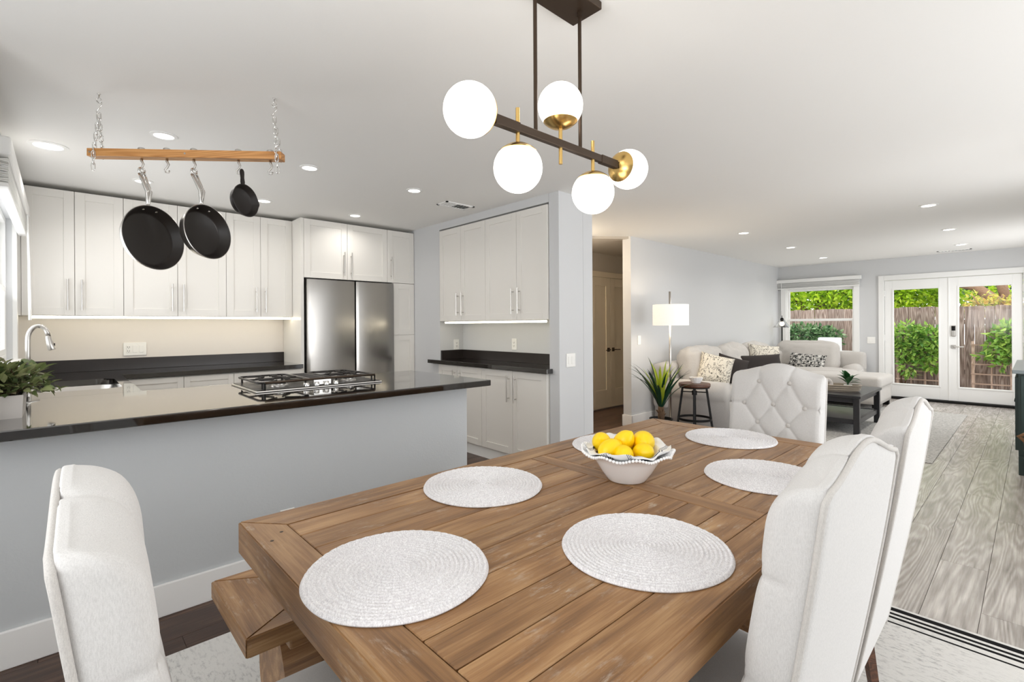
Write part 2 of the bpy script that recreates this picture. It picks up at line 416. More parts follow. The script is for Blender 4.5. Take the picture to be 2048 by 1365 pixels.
def rbox(hx, hy, hz, r, n, fn=None):
    """rounded box surface lattice; fn(p, (a,b,c)) -> p deforms each vertex"""
    bm = bmn(); cache = {}
    def key(i, j, k):
        if (i, j, k) in cache: return cache[(i, j, k)]
        abc = (2 * i / n[0] - 1, 2 * j / n[1] - 1, 2 * k / n[2] - 1)
        p = Vector((abc[0] * hx, abc[1] * hy, abc[2] * hz))
        q = Vector((max(-hx + r, min(hx - r, p.x)), max(-hy + r, min(hy - r, p.y)), max(-hz + r, min(hz - r, p.z))))
        d = p - q
        if d.length > 1e-9: p = q + d.normalized() * r
        if fn: p = fn(p, abc)
        v = bm.verts.new(p); cache[(i, j, k)] = v; return v
    def face(f, na, nb):
        for a in range(na):
            for b_ in range(nb):
                bm.faces.new([key(*f(a, b_)), key(*f(a + 1, b_)), key(*f(a + 1, b_ + 1)), key(*f(a, b_ + 1))])
    face(lambda a, b_: (a, b_, n[2]), n[0], n[1]); face(lambda a, b_: (b_, a, 0), n[1], n[0])
    face(lambda a, b_: (a, 0, b_), n[0], n[2]); face(lambda a, b_: (b_, n[1], a), n[2], n[0])
    face(lambda a, b_: (n[0], a, b_), n[1], n[2]); face(lambda a, b_: (0, b_, a), n[2], n[1])
    bmesh.ops.recalc_face_normals(bm, faces=bm.faces)
    return bm
def mesh_of(name, bm, mat, smooth=False):
    o = obj(name, bm, mat, None, smooth); me = o.data; bpy.data.objects.remove(o); return me
# ================================================================== THE SETTING
FX0, FX1, FY0, FY1 = -5.52, 1.1, -1.3, 10.55
CEIL = 2.43
# floor: slab and planks along Y
fl = struct('floor', B(-6.0, 2.6, -1.5, 10.62, -0.12, -0.012), 'plankdark', label='wood plank floor')
PW, PL = 0.19, 1.5
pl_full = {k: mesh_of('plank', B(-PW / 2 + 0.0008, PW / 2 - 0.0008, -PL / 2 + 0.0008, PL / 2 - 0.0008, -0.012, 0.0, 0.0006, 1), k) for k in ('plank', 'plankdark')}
nrow = 0; rugx = 0
ix = 0; x = -4.54
while x < 2.4:
    y = -1.3 + (-(ix * 0.53) % PL) - PL
    while y < 10.6:
        xc, y0, y1 = x + PW / 2, max(y, -1.3), min(y + PL, 10.55)
        ok = y1 - y0 > 0.05
        # planks wholly under furniture the picture never shows are left to the slab's neighbours
        if y1 < 2.3 and xc < -2.75: ok = False
        if xc < -3.62 and y0 > 7.2: ok = False
        if y1 < -0.4 or (xc > 0.5 and y0 > 4.2) or (xc > 1.0 and y0 > 2.6): ok = False
        if y0 > 6.6 and xc < -2.7: ok = False
        pm = 'plankdark' if xc < -1.75 else 'plank'     # walnut boards on the kitchen side; window glare painted as grey on the rest
        if ok:
            if y1 - y0 > PL - 0.01:
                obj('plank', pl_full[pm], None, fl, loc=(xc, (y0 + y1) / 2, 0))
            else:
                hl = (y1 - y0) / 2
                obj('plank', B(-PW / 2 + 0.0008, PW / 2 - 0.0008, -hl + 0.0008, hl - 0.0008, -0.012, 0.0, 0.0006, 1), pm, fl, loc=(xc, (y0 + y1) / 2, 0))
            nrow += 1
        y += PL
    x += PW; ix += 1
print('floor planks', nrow)

struct('ceiling', B(-6.0, 2.6, -1.5, 10.75, CEIL, CEIL + 0.1), 'ceil')
# kitchen back wall and splash panel
struct('wall_kitchen', B(-5.62, FX0, -0.45, 3.5, 0, CEIL), 'wall')
# a wall in the plane y=const or x=const made of boxes around rectangular openings
def holed(axis, c0, c1, a0, a1, holes, z1=CEIL):
    bm = bmn(); cur = a0
    def bb(p0, p1, q0, q1):
        if p1 - p0 < 1e-4 or q1 - q0 < 1e-4: return
        if axis == 'y': box(bm, p0, p1, c0, c1, q0, q1)
        else: box(bm, c0, c1, p0, p1, q0, q1)
    for h0, h1, zz0, zz1 in sorted(holes):
        bb(cur, h0, 0, z1); bb(h0, h1, 0, zz0); bb(h0, h1, zz1, z1); cur = h1
    bb(cur, a1, 0, z1); return bm
struct('wall_sink', holed('y', -0.37, -0.25, FX0, -2.683, [(-4.95, -3.4, 1.08, 2.08)]), 'wall')
struct('wall_dining_return', B(-2.803, -2.683, -1.42, -0.37, 0, CEIL), 'wall')
struct('wall_dining_back', holed('y', -1.42, -1.3, -2.803, 2.4, [(-1.6, 0.5, 0.85, 2.1)]), 'wall')
struct('wall_dining_right', holed('x', 2.4, 2.52, -1.42, 4.2, [(1.2, 4.15, 0.05, 2.1)]), 'wall')
struct('wall_living_jog', B(0.45, 2.52, 4.2, 4.32, 0, CEIL), 'wall')
struct('wall_living_right', holed('x', 0.45, 0.57, 4.32, 10.55, [(4.55, 5.75, 0.5, 2.1), (7.9, 9.9, 0.5, 2.1)]), 'wall')
struct('wall_living_far', holed('y', 10.55, 10.69, -3.62, 0.57, [(-3.38, -2.2, 0.73, 2.0), (-1.81, -0.10, 0.0, 2.06)]), 'wall')
struct('wall_living_left', B(-3.62, -3.5, 5.32, 10.55, 0, CEIL), 'wall')
# alcove wall with the built-in cabinets and the pier beside it
bm = bmn()
box(bm, -5.52, -4.46, 3.06, 3.38, 0, CEIL); box(bm, -5.52, -2.71, 3.38, 3.51, 0, CEIL)
box(bm, -2.825, -2.71, 3.06, 3.38, 0, CEIL, 0.004); box(bm, -4.46, -2.825, 3.06, 3.38, 2.355, CEIL)
struct('wall_alcove', bm, 'wall')
# hall
struct('wall_hall_back', B(-4.66, -4.545, 3.51, 7.2, 0, CEIL), 'hall')
struct('wall_hall_end', B(-4.66, -3.62, 7.2, 7.32, 0, CEIL), 'hall')
bm = prism(bmn(), [(-3.52, 5.33), (-3.62, 7.2), (-4.545, 7.2), (-4.545, 3.51), (-4.30, 3.51), (-3.82, 4.97)], 'z', CEIL - 0.03, CEIL - 0.001)
struct('ceiling_hall', bm, 'hall')
# peninsula half wall
struct('wall_peninsula', B(-2.80, -2.683, -0.25, 2.062, 0, 0.889, 0.003), 'wall_pen')
# baseboards
def base(name, x0, x1, y0, y1, h=0.145):
    bm = B(x0, x1, y0, y1, 0, h, 0.004, 2); return struct(name, bm, 'base')
base('baseboard_peninsula', -2.684, -2.668, -0.25, 2.075)
base('baseboard_peninsula_end', -2.80, -2.668, 2.062, 2.077)
base('baseboard_living_left', -3.501, -3.485, 5.305, 10.53)
base('baseboard_living_end', -3.63, -3.485, 5.303, 5.32)
base('baseboard_pier', -2.711, -2.695, 3.06, 3.525)
base('baseboard_far', -2.6, -1.90, 10.53, 10.551)
base('baseboard_living_right', 0.434, 0.451, 4.3, 10.53)
base('baseboard_hall', -4.546, -4.53, 3.55, 5.72)

# ------------------------------------------------------------------ living room window
wn = semp('window_1', (0, 0, 0), label='white sash window over the sofa')
def framebox(x0, x1, z0, z1, y0, y1, wd, bev=0.004, wb=None, wt=None):
    bm = bmn(); wb = wb or wd; wt = wt or wd
    box(bm, x0, x0 + wd, y0, y1, z0, z1, bev); box(bm, x1 - wd, x1, y0, y1, z0, z1, bev)
    box(bm, x0 + wd, x1 - wd, y0, y1, z1 - wt, z1, bev); box(bm, x0 + wd, x1 - wd, y0, y1, z0, z0 + wb, bev); return bm
obj('casing', framebox(-3.44, -2.15, 0.70, 2.07, 10.52, 10.551, 0.085), 'white', wn)
obj('sill', B(-3.47, -2.12, 10.46, 10.56, 0.675, 0.715, 0.006), 'white', wn)
obj('frame', framebox(-3.38, -2.2, 0.73, 2.0, 10.56, 10.65, 0.035), 'white', wn)
for nm, z0, z1, y in (('upper_sash', 1.36, 1.965, 10.625), ('lower_sash', 0.765, 1.385, 10.59)):
    s_ = obj(nm, framebox(-3.345, -2.235, z0, z1, y - 0.016, y + 0.016, 0.035), 'white', wn)
    obj('pane', B(-3.31, -2.27, y - 0.003, y + 0.003, z0 + 0.03, z1 - 0.03), 'pane', s_)
bl = thing('window_blind', 'white slat blind raised to the top of the living room window', 'blind', (-2.82, 10.50, 2.0))
obj('valance', B(-0.71, 0.71, -0.045, 0.02, 0.10, 0.165, 0.006), 'white', bl)
slat = mesh_of('slat', B(-0.68, 0.68, -0.027, 0.024, -0.002, 0.002), 'white')
for k in range(11): obj('slat', slat, None, bl, loc=(0, 0, 0.095 - k * 0.0085), rot=(R(random.uniform(-5, 5)), R(random.uniform(-0.25, 0.25)), 0))
obj('bottom_rail', B(-0.685, 0.685, -0.027, 0.024, -0.018, 0.0, 0.004), 'white', bl)
obj('cord', tube(bmn(), [(-0.60, -0.035, 0.1), (-0.60, -0.035, -0.45)], 0.004, 6), 'white', bl)

# ------------------------------------------------------------------ french doors
tr = semp('trim_1', label='white casing around the french doors')
bm = bmn(); box(bm, -1.87, -1.795, 10.52, 10.551, 0, 2.13, 0.004); box(bm, -0.115, -0.04, 10.52, 10.551, 0, 2.13, 0.004); box(bm, -1.795, -0.115, 10.52, 10.551, 2.045, 2.13, 0.004)
obj('casing', bm, 'white', tr)
bm = bmn(); box(bm, -1.81, -1.793, 10.551, 10.69, 0, 2.06); box(bm, -0.117, -0.10, 10.551, 10.69, 0, 2.06); box(bm, -1.793, -0.117, 10.551, 10.69, 2.043, 2.06)
obj('jamb', bm, 'white', tr)
obj('threshold', B(-1.793, -0.117, 10.50, 10.69, 0.0, 0.035, 0.004), 'black', tr)
def french(n, x0, x1, gx0, gx1, hinge):
    d = semp('door_%d' % n, (0, 0, 0), label='white french door with one tall glass pane')
    bm = bmn(); y0, y1 = 10.565, 10.61
    box(bm, x0, gx0, y0, y1, 0.04, 2.038, 0.003); box(bm, gx1, x1, y0, y1, 0.04, 2.038, 0.003)
    box(bm, gx0, gx1, y0, y1, 0.04, 0.255, 0.003); box(bm, gx0, gx1, y0, y1, 1.885, 2.038, 0.003)
    obj('door_leaf', bm, 'white', d)
    obj('glazing_bead', framebox(gx0 - 0.012, gx1 + 0.012, 0.243, 1.897, y0 - 0.008, y1 + 0.006, 0.022, 0.003), 'white', d)
    obj('pane', B(gx0, gx1, 10.584, 10.590, 0.25, 1.89), 'pane', d)
    hm = None
    for z in (0.3, 1.05, 1.82):
        obj('hinge', cyl(bmn(), (hinge, 10.558, z - 0.05), (hinge, 10.558, z + 0.05), 0.009, 10), 'white', d)
    return d
d1 = french(1, -1.79, -0.957, -1.676, -1.069, -1.79)
d2 = french(2, -0.951, -0.12, -0.839, -0.23, -0.12)
lk = obj('keypad_lock', B(-0.925, -0.865, 10.535, 10.566, 1.08, 1.26, 0.012, 3), 'nickel', d2)
obj('keypad', B(-0.918, -0.872, 10.530, 10.536, 1.175, 1.25, 0.004), 'black', lk)
lv = obj('door_lever', B(-0.925, -0.865, 10.55, 10.566, 0.885, 0.945, 0.003), 'nickel', d2)
obj('grip', tube(bmn(), [(-0.895, 10.55, 0.915), (-0.895, 10.515, 0.915), (-0.88, 10.508, 0.915), (-0.77, 10.508, 0.915)], 0.009, 8), 'nickel', lv)
obj('astragal', B(-0.958, -0.946, 10.555, 10.566, 0.04, 2.038), 'white', d1)

# ------------------------------------------------------------------ kitchen window
wk = semp('window_2', label='white sash window above the sink')
bm = bmn(); box(bm, -5.04, -4.95, -0.251, -0.225, 1.0, 2.16, 0.004); box(bm, -3.4, -3.31, -0.251, -0.225, 1.0, 2.16, 0.004); box(bm, -4.95, -3.4, -0.251, -0.225, 2.08, 2.16, 0.004); box(bm, -5.04, -3.31, -0.26, -0.20, 1.045, 1.08, 0.004)
obj('casing', bm, 'white', wk)
obj('frame', framebox(-4.95, -3.4, 1.08, 2.08, -0.34, -0.28, 0.04), 'white', wk)
for nm, z0, z1, y in (('upper_sash', 1.56, 2.04, -0.325), ('lower_sash', 1.12, 1.59, -0.295)):
    s_ = obj(nm, framebox(-4.91, -3.44, z0, z1, y - 0.014, y + 0.014, 0.04), 'white', wk)
    obj('pane', B(-4.87, -3.48, y - 0.003, y + 0.003, z0 + 0.035, z1 - 0.035), 'pane', s_)
kb = thing('kitchen_blind', 'white slat blind bunched at the top of the kitchen window', 'blind', (-4.18, -0.20, 2.1))
obj('valance', B(-0.88, 0.9, -0.02, 0.035, 0.015, 0.105, 0.012, 3), 'white', kb)
slat = mesh_of('slat', B(-0.85, 0.85, -0.022, 0.022, -0.0015, 0.0015), 'white')
for k in range(12): obj('slat', slat, None, kb, loc=(0, 0.0, 0.005 - k * 0.009), rot=(R(random.uniform(-14, 14)), R(random.uniform(-0.4, 0.4)), 0))
obj('bottom_rail', B(-0.855, 0.855, -0.022, 0.022, -0.125, -0.105, 0.004), 'white', kb)
obj('wand', tube(bmn(), [(-0.72, 0.03, 0.01), (-0.735, 0.036, -0.30), (-0.75, 0.04, -0.74)], [0.005, 0.007, 0.010], 8), 'white', kb)
obj('ladder_cord', tube(bmn(), [(-0.78, 0.028, 0.01), (-0.775, 0.032, -0.05), (-0.785, 0.03, -0.13)], 0.004, 6), 'white', kb)

# sliding door and window behind the camera (they let the daylight in)
sl = semp('door_3', label='glass sliding door of the dining corner')
bm = bmn()
for y0, y1 in ((1.2, 2.70), (2.66, 4.15)):
    for a, b_ in ((y0, y0 + 0.06), (y1 - 0.06, y1)): box(bm, 2.42, 2.46, a, b_, 0.05, 2.1)
    box(bm, 2.42, 2.46, y0, y1, 0.05, 0.12); box(bm, 2.42, 2.46, y0, y1, 2.03, 2.1)
obj('door_frame', bm, 'white', sl)
for wi, (y0, y1) in enumerate(((4.55, 5.75), (7.9, 9.9))):  # unseen openings added for the two living room fill lights
    wl = semp('window_%d' % (4 + wi), label='unseen side window added to brighten the living room')
    bm = bmn(); box(bm, 0.48, 0.53, y0, y0 + 0.05, 0.5, 2.1); box(bm, 0.48, 0.53, y1 - 0.05, y1, 0.5, 2.1); box(bm, 0.48, 0.53, y0, y1, 0.5, 0.55); box(bm, 0.48, 0.53, y0, y1, 2.05, 2.1)
    obj('frame', bm, 'white', wl)
wb = semp('window_3', label='window behind the dining table')
obj('frame', framebox(-1.6, 0.5, 0.85, 2.1, -1.36, -1.32, 0.05), 'white', wb)

# ------------------------------------------------------------------ hall doors
def hall_door(n, y0, y1, side):
    d = semp('door_%d' % n, label='cream panelled hall door')
    bm = bmn(); x = -4.545; st = 0.11
    box(bm, x, x + 0.03, y0, y0 + st, 0.02, 2.03, 0.002); box(bm, x, x + 0.03, y1 - st, y1, 0.02, 2.03, 0.002)
    box(bm, x, x + 0.03, y0 + st, y1 - st, 1.90, 2.03, 0.002); box(bm, x, x + 0.03, y0 + st, y1 - st, 0.02, 0.30, 0.002)
    box(bm, x, x + 0.018, y0 + st, y1 - st, 0.30, 1.90)
    obj('door_leaf', bm, 'halldoor', d)
    yh = y1 - 0.06 if side > 0 else y0 + 0.06
    h = obj('door_lever', B(-4.516, -4.508, yh - 0.03, yh + 0.03, 0.885, 0.945, 0.002), 'bronze', d)
    obj('grip', tube(bmn(), [(-4.51, yh, 0.915), (-4.47, yh, 0.915), (-4.465, yh + 0.01 * -side, 0.915), (-4.465, yh - 0.12 * side, 0.912)], 0.008, 8), 'bronze', h)
hall_door(4, 5.80, 6.298, 1); hall_door(5, 6.302, 6.80, -1)
th = semp('trim_2', label='cream casing of the hall doors')
bm = bmn(); box(bm, -4.546, -4.525, 5.71, 5.795, 0, 2.12, 0.003); box(bm, -4.546, -4.525, 6.805, 6.89, 0, 2.12, 0.003); box(bm, -4.546, -4.525, 5.795, 6.805, 2.035, 2.12, 0.003)
obj('casing', bm, 'halldoor', th)

# ------------------------------------------------------------------ switch plates, outlets, vents
def plate(name, label, loc, rz, rockers, cat='wall switch', outlet=False, group=None):
    """faces local -Y"""
    n = len(rockers); wd = 0.072 + 0.046 * (n - 1)
    t = thing(name, label, cat, loc, rz, group)
    obj('plate', B(-wd / 2, wd / 2, -0.006, 0.0, -0.058, 0.058, 0.003), 'outlet', t)
    for i, k in enumerate(rockers):
        cx = (i - (n - 1) / 2) * 0.046
        r_ = obj('rocker' if k == 's' else 'socket', B(cx - 0.016, cx + 0.016, -0.010, -0.005, -0.033, 0.033, 0.002), 'outlet', t)
        if k == 'o':
            for z in (-0.017, 0.017):
                bm = bmn(); box(bm, cx - 0.008, cx - 0.005, -0.0108, -0.0098, z - 0.004, z + 0.006); box(bm, cx + 0.005, cx + 0.008, -0.0108, -0.0098, z - 0.004, z + 0.006)
                cyl(bm, (cx, -0.0098, z - 0.009), (cx, -0.0108, z - 0.009), 0.0025, 8); obj('slots', bm, 'slot', r_)
plate('outlet_switch_plate', 'white three gang plate with outlet and two switches on the kitchen splash wall', (-5.50, 0.49, 1.11), R(90), 'oss')
plate('wall_outlet', 'white outlet on the left side of the built-in alcove', (-4.459, 3.28, 1.09), R(90), 'o', 'outlet')
plate('wall_outlet', 'white outlet on the back of the built-in alcove under the cabinets', (-3.60, 3.379, 1.11), 0, 'o', 'outlet')
plate('wall_switch', 'white double switch on the pier beside the hallway', (-2.709, 3.20, 1.0), R(90), 'ss')
plate('wall_switch', 'white single switch on the living room wall left of the floor lamp', (-3.499, 5.50, 1.1), R(90), 's')
plate('wall_switch', 'white switch between the living room window and the french doors', (-1.98, 10.549, 1.0), 0, 'ss')
plate('wall_outlet', 'white outlet low on the living room wall behind the spiky plant', (-3.499, 5.88, 0.36), R(90), 'o', 'outlet')
plate('wall_outlet', 'white outlet on the grey peninsula just above the table edge', (-2.682, 0.87, 0.285), R(90), 'o', 'outlet')
def vent(label, x, y, sx, sy, along):
    t = thing('ceiling_vent', label, 'air vent', (x, y, CEIL))
    obj('frame', framebox(-sx / 2, sx / 2, -0.008, -0.0005, -sy / 2, sy / 2, 0.02, 0.0) if 0 else box(box(box(box(bmn(), -sx / 2, sx / 2, -sy / 2, -sy / 2 + 0.02, -0.008, 0), -sx / 2, sx / 2, sy / 2 - 0.02, sy / 2, -0.008, 0), -sx / 2, -sx / 2 + 0.02, -sy / 2, sy / 2, -0.008, 0), sx / 2 - 0.02, sx / 2, -sy / 2, sy / 2, -0.008, 0), 'white', t)
    obj('duct', B(-sx / 2 + 0.02, sx / 2 - 0.02, -sy / 2 + 0.02, sy / 2 - 0.02, -0.002, -0.0005), 'slot', t)
    n = 9
    for k in range(n):
        p = -0.5 + (k + 0.5) / n
        if along == 'x':
            o = obj('louver', B(-sx / 2 + 0.02, sx / 2 - 0.02, -0.007, 0.007, -0.0006, 0.0006), 'white', t, loc=(0, p * (sy - 0.04), -0.005), rot=(R(35 if k > 3 else -35), 0, 0))
        else:
            o = obj('louver', B(-0.007, 0.007, -sy / 2 + 0.02, sy / 2 - 0.02, -0.0006, 0.0006), 'white', t, loc=(p * (sx - 0.04), 0, -0.005), rot=(0, R(35 if k > 3 else -35), 0))
vent('white ceiling vent in front of the built-in cabinets', -3.69, 2.72, 0.16, 0.32, 'x')
vent('white ceiling vent near the french doors', -0.85, 10.2, 0.40, 0.13, 'y')

# ------------------------------------------------------------------ recessed lights
def can(x, y, r, watts, label, col=(1.0, 0.96, 0.91)):
    t = thing('recessed_light', label, 'ceiling light', (x, y, CEIL), 0, 'recessed ceiling lights')
    obj('trim_ring', lathe(bmn(), [(r * 0.72, -0.004), (r * 0.74, -0.007), (r, -0.004), (r, 0.0), (r * 0.72, 0.0)], 32, True), 'white', t, 40)
    obj('lens', lathe(bmn(), [(0, -0.003), (r * 0.73, -0.003)], 32), 'led', t)
    d = bpy.data.lights.new('lamp', 'AREA'); d.shape = 'DISK'; d.size = r * 1.3; d.energy = watts; d.color = col; d.spread = R(150)
    o = bpy.data.objects.new('lamp', d); C.objects.link(o); o.location = (0, 0, -0.009); o.parent = t
KW, LW = 1.9, 5.0
can(-4.146, -0.05, 0.095, KW, 'large recessed light nearest the kitchen window')
can(-3.48, 0.45, 0.068, KW, 'recessed light above the hanging rack, left of the cooktop')
can(-3.5, 1.30, 0.066, KW, 'recessed light over the middle of the peninsula')
can(-3.51, 2.16, 0.066, KW, 'recessed light nearest the built-in cabinets')
can(-4.67, 0.47, 0.066, KW, 'recessed light above the sink side, seen behind the large pan handle')
can(-4.69, 1.34, 0.066, KW, 'recessed light beside the small skillet, before the upper cabinets')
can(-4.70, 2.20, 0.066, KW, 'recessed light in front of the refrigerator')
can(-2.45, 6.2, 0.075, LW, 'nearest recessed light above the sofa')
can(-2.45, 7.9, 0.075, LW, 'middle recessed light above the sofa')
can(-2.46, 9.55, 0.075, LW, 'recessed light nearest the living room window')
can(-0.69, 6.1, 0.075, LW, 'nearest recessed light in the row leading to the french doors')
can(-0.70, 7.85, 0.075, LW, 'middle recessed light in the row leading to the french doors')
can(-0.72, 9.5, 0.075, LW, 'recessed light nearest the french doors')

# unseen lamp added round the corner to brighten the hall
hl_ = thing('hall_fill_light', 'round flush light added out of view to brighten the hallway', 'ceiling light', (-4.1, 4.35, CEIL - 0.03))
obj('rim', lathe(bmn(), [(0.12, 0.0), (0.12, -0.03), (0.11, -0.03), (0.11, 0.0)], 32, True), 'nickel', hl_, 40)
obj('diffuser', lathe(bmn(), [(0.11, -0.02), (0.09, -0.045), (0.05, -0.056), (0, -0.06)], 32), 'bulb', hl_, True)
d = bpy.data.lights.new('lamp', 'POINT'); d.energy = 28; d.color = (1.0, 0.83, 0.62); d.shadow_soft_size = 0.09
o = bpy.data.objects.new('lamp', d); C.objects.link(o); o.parent = hl_; o.location = (0, 0, -0.17)
# ================================================================== KITCHEN
def bar_handle(parent, axis, c, ln, out, off=0.032, r=0.006):
    """steel bar handle: centre c on the door face, bar along axis, standing off along vector out"""
    bm = bmn(); c = Vector(c); o = Vector(out).normalized() * off
    a = {'x': Vector((1, 0, 0)), 'y': Vector((0, 1, 0)), 'z': Vector((0, 0, 1))}[axis]
    cyl(bm, c + o - a * ln / 2, c + o + a * ln / 2, r, 12)
    for s in (-1, 1): cyl(bm, c + a * s * ln * 0.36, c + a * s * ln * 0.36 + o, r * 0.8, 8)
    return obj('handle', bm, 'steel', parent, 40)
def shaker_x(x, y0, y1, z0, z1, g=0.0016, st=0.062, th=0.02):
    """door whose face looks to +X with the face at x"""
    bm = bmn(); y0 += g; y1 -= g; z0 += g; z1 -= g
    box(bm, x - th, x, y0, y0 + st, z0, z1, 0.001, 1); box(bm, x - th, x, y1 - st, y1, z0, z1, 0.001, 1)
    box(bm, x - th, x, y0 + st, y1 - st, z0, z0 + st, 0.001, 1); box(bm, x - th, x, y0 + st, y1 - st, z1 - st, z1, 0.001, 1)
    box(bm, x - th, x - 0.008, y0 + st, y1 - st, z0 + st, z1 - st); return bm
def shaker_y(y, x0, x1, z0, z1, g=0.0016, st=0.062, th=0.02):
    """door whose face looks to -Y with the face at y"""
    bm = bmn(); x0 += g; x1 -= g; z0 += g; z1 -= g
    box(bm, x0, x0 + st, y, y + th, z0, z1, 0.001, 1); box(bm, x1 - st, x1, y, y + th, z0, z1, 0.001, 1)
    box(bm, x0 + st, x1 - st, y, y + th, z0, z0 + st, 0.001, 1); box(bm, x0 + st, x1 - st, y, y + th, z1 - st, z1, 0.001, 1)
    box(bm, x0 + st, x1 - st, y + 0.008, y + th, z0 + st, z1 - st); return bm

UX, UZ0, UZ1 = -5.22, 1.40, 2.392
def upper(label, y0, ym, y1):
    t = thing('upper_cabinet', label, 'cabinet', (0, 0, 0), 0, 'upper cabinets on the kitchen back wall')
    obj('body', B(-5.518, UX - 0.022, y0 + 0.0005, y1 - 0.0005, UZ0, UZ1 - 0.004), 'cab', t)
    for a, b_, hy in ((y0, ym, ym - 0.042), (ym, y1, ym + 0.042)):
        d = obj('door', shaker_x(UX, a, b_, UZ0, UZ1), 'cab', t)
        bar_handle(d, 'z', (UX, hy, UZ0 + 0.165), 0.245, (1, 0, 0))
upper('white upper cabinet next to the kitchen window', -0.217, 0.086, 0.392)
upper('white upper cabinet behind the two black frying pans', 0.392, 0.771, 1.155)
upper('white upper cabinet beside the refrigerator panel', 1.155, 1.456, 1.757)
tag(obj('filler_panel', B(-5.518, UX - 0.008, -0.2495, -0.2175, UZ0, UZ1), 'cab'), 'narrow white filler strip between kitchen window wall and cabinets', 'filler')
# led strip under the uppers
ls = thing('led_strip', 'lit warm light strip under the kitchen upper cabinets', 'light strip', (-5.27, 0.77, UZ0))
obj('channel', B(0.020, 0.046, -0.95, 0.975, -0.004, 0.0), 'white', ls)
obj('diffuser', B(0.022, 0.044, -0.945, 0.97, -0.022, -0.004, 0.004), 'ledstrip', ls)
ls = thing('led_strip', 'lit light strip under the built-in alcove cabinets', 'light strip', (-3.64, 3.066, 1.348))
obj('channel', B(-0.72, 0.78, -0.012, 0.012, -0.006, 0.0), 'white', ls)
obj('diffuser', B(-0.715, 0.775, -0.012, 0.012, -0.022, -0.006, 0.004), 'ledstrip', ls)
struct('wall_backsplash', B(-5.5205, -5.506, -0.249, 1.756, 1.03, UZ0 - 0.001), 'splash', label='pale splash panel under the upper cabinets')

# tall panel, fridge surround, pantry
TX = -4.98
t = thing('over_refrigerator_cabinet', 'white cabinet above the stainless refrigerator with a tall side panel', 'cabinet')
obj('side_panel', B(-5.518, TX - 0.004, 1.758, 1.788, 0.0, UZ1), 'cab', t)
obj('body', B(-5.518, TX - 0.022, 1.7885, 2.7105, 1.80, UZ1 - 0.004), 'cab', t)
for a, b_, hy in ((1.789, 2.241, 2.241 - 0.04), (2.241, 2.711, 2.241 + 0.04)):
    d = obj('door', shaker_x(TX, a, b_, 1.795, UZ1), 'cab', t); bar_handle(d, 'z', (TX, hy, 1.96), 0.25, (1, 0, 0))
t = thing('pantry_cabinet', 'tall narrow white pantry cabinet right of the refrigerator', 'cabinet')
obj('body', B(-5.518, TX - 0.022, 2.7115, 3.058, 1.80, UZ1 - 0.004), 'cab', t)
d = obj('door', shaker_x(TX, 2.711, 3.057, 1.795, UZ1), 'cab', t); bar_handle(d, 'z', (TX, 2.755, 1.96), 0.25, (1, 0, 0))
obj('lower_body', B(-5.518, TX - 0.022, 2.785, 3.058, 0.1, 1.795), 'cab', t)
obj('lower_door', shaker_x(TX, 2.785, 3.057, 1.20, 1.793), 'cab', t); obj('lower_door', shaker_x(TX, 2.785, 3.057, 0.1, 1.20), 'cab', t)
obj('toe_kick', B(-5.518, TX - 0.05, 2.785, 3.057, 0.0, 0.1), 'white', t)
fr = thing('refrigerator', 'stainless steel french door refrigerator', 'refrigerator')
obj('body', B(-5.50, -5.02, 1.802, 2.778, 0.02, 1.78, 0.004), 'slot', fr)
def fdoor(y0, y1, z0, z1, nm):
    def fn(p, abc):
        return Vector((p.x + 0.012 * (1 - abc[1] ** 2) * (abc[0] + 1) / 2 , p.y, p.z))
    bm = rbox(0.035, (y1 - y0) / 2 - 0.0025, (z1 - z0) / 2 - 0.003, 0.008, (6, 24, 12), fn)
    return obj(nm, bm, 'stainless', fr, 50, loc=(-4.985, (y0 + y1) / 2, (z0 + z1) / 2))
fdoor(1.802, 2.312, 0.72, 1.785, 'door'); fdoor(2.318, 2.778, 0.72, 1.785, 'door')
fdoor(1.802, 2.778, 0.40, 0.71, 'freezer_drawer'); fdoor(1.802, 2.778, 0.04, 0.39, 'freezer_drawer')
obj('hinge_cover', B(-5.10, -5.0, 1.81, 1.90, 1.78, 1.795, 0.003), 'slot', fr)

# base cabinets on the back wall
BX = -4.94
def drawer_base(label, y0, y1):
    t = thing('base_cabinet', label, 'cabinet', (0, 0, 0), 0, 'drawer cabinets under the back worktop')
    obj('body', B(-5.518, BX - 0.022, y0 + 0.0005, y1 - 0.0005, 0.1, 0.885), 'cab', t)
    obj('toe_kick', B(-5.518, BX - 0.07, y0 + 0.0005, y1 - 0.0005, 0.0, 0.1), 'white', t)
    for z0, z1 in ((0.69, 0.882), (0.40, 0.69), (0.105, 0.40)):
        d = obj('drawer', shaker_x(BX, y0, y1, z0, z1, st=0.045), 'cab', t)
        bar_handle(d, 'y', (BX, (y0 + y1) / 2, (z0 + z1) / 2), min(0.25, (y1 - y0) * 0.6), (1, 0, 0))
drawer_base('white drawer cabinet nearest the sink under the back worktop', 0.352, 0.77)
drawer_base('white drawer cabinet in the middle of the back worktop', 0.77, 1.15)
drawer_base('white drawer cabinet beside the refrigerator under the back worktop', 1.15, 1.757)
t = thing('sink_cabinet', 'white base cabinet under the sink', 'cabinet')
obj('body', B(-5.518, -2.81, -0.249, 0.30, 0.1, 0.70), 'cab', t)
for a, b_ in ((-4.90, -4.42), (-4.42, -3.94)):
    bm = shaker_y(0, a, b_, 0.1, 0.88)
    for v in bm.verts: v.co.y = 0.325 - v.co.y
    bmesh.ops.reverse_faces(bm, faces=bm.faces); obj('door', bm, 'cab', t)
t = thing('peninsula_cabinet', 'white base cabinet of the peninsula behind its grey wall', 'cabinet')
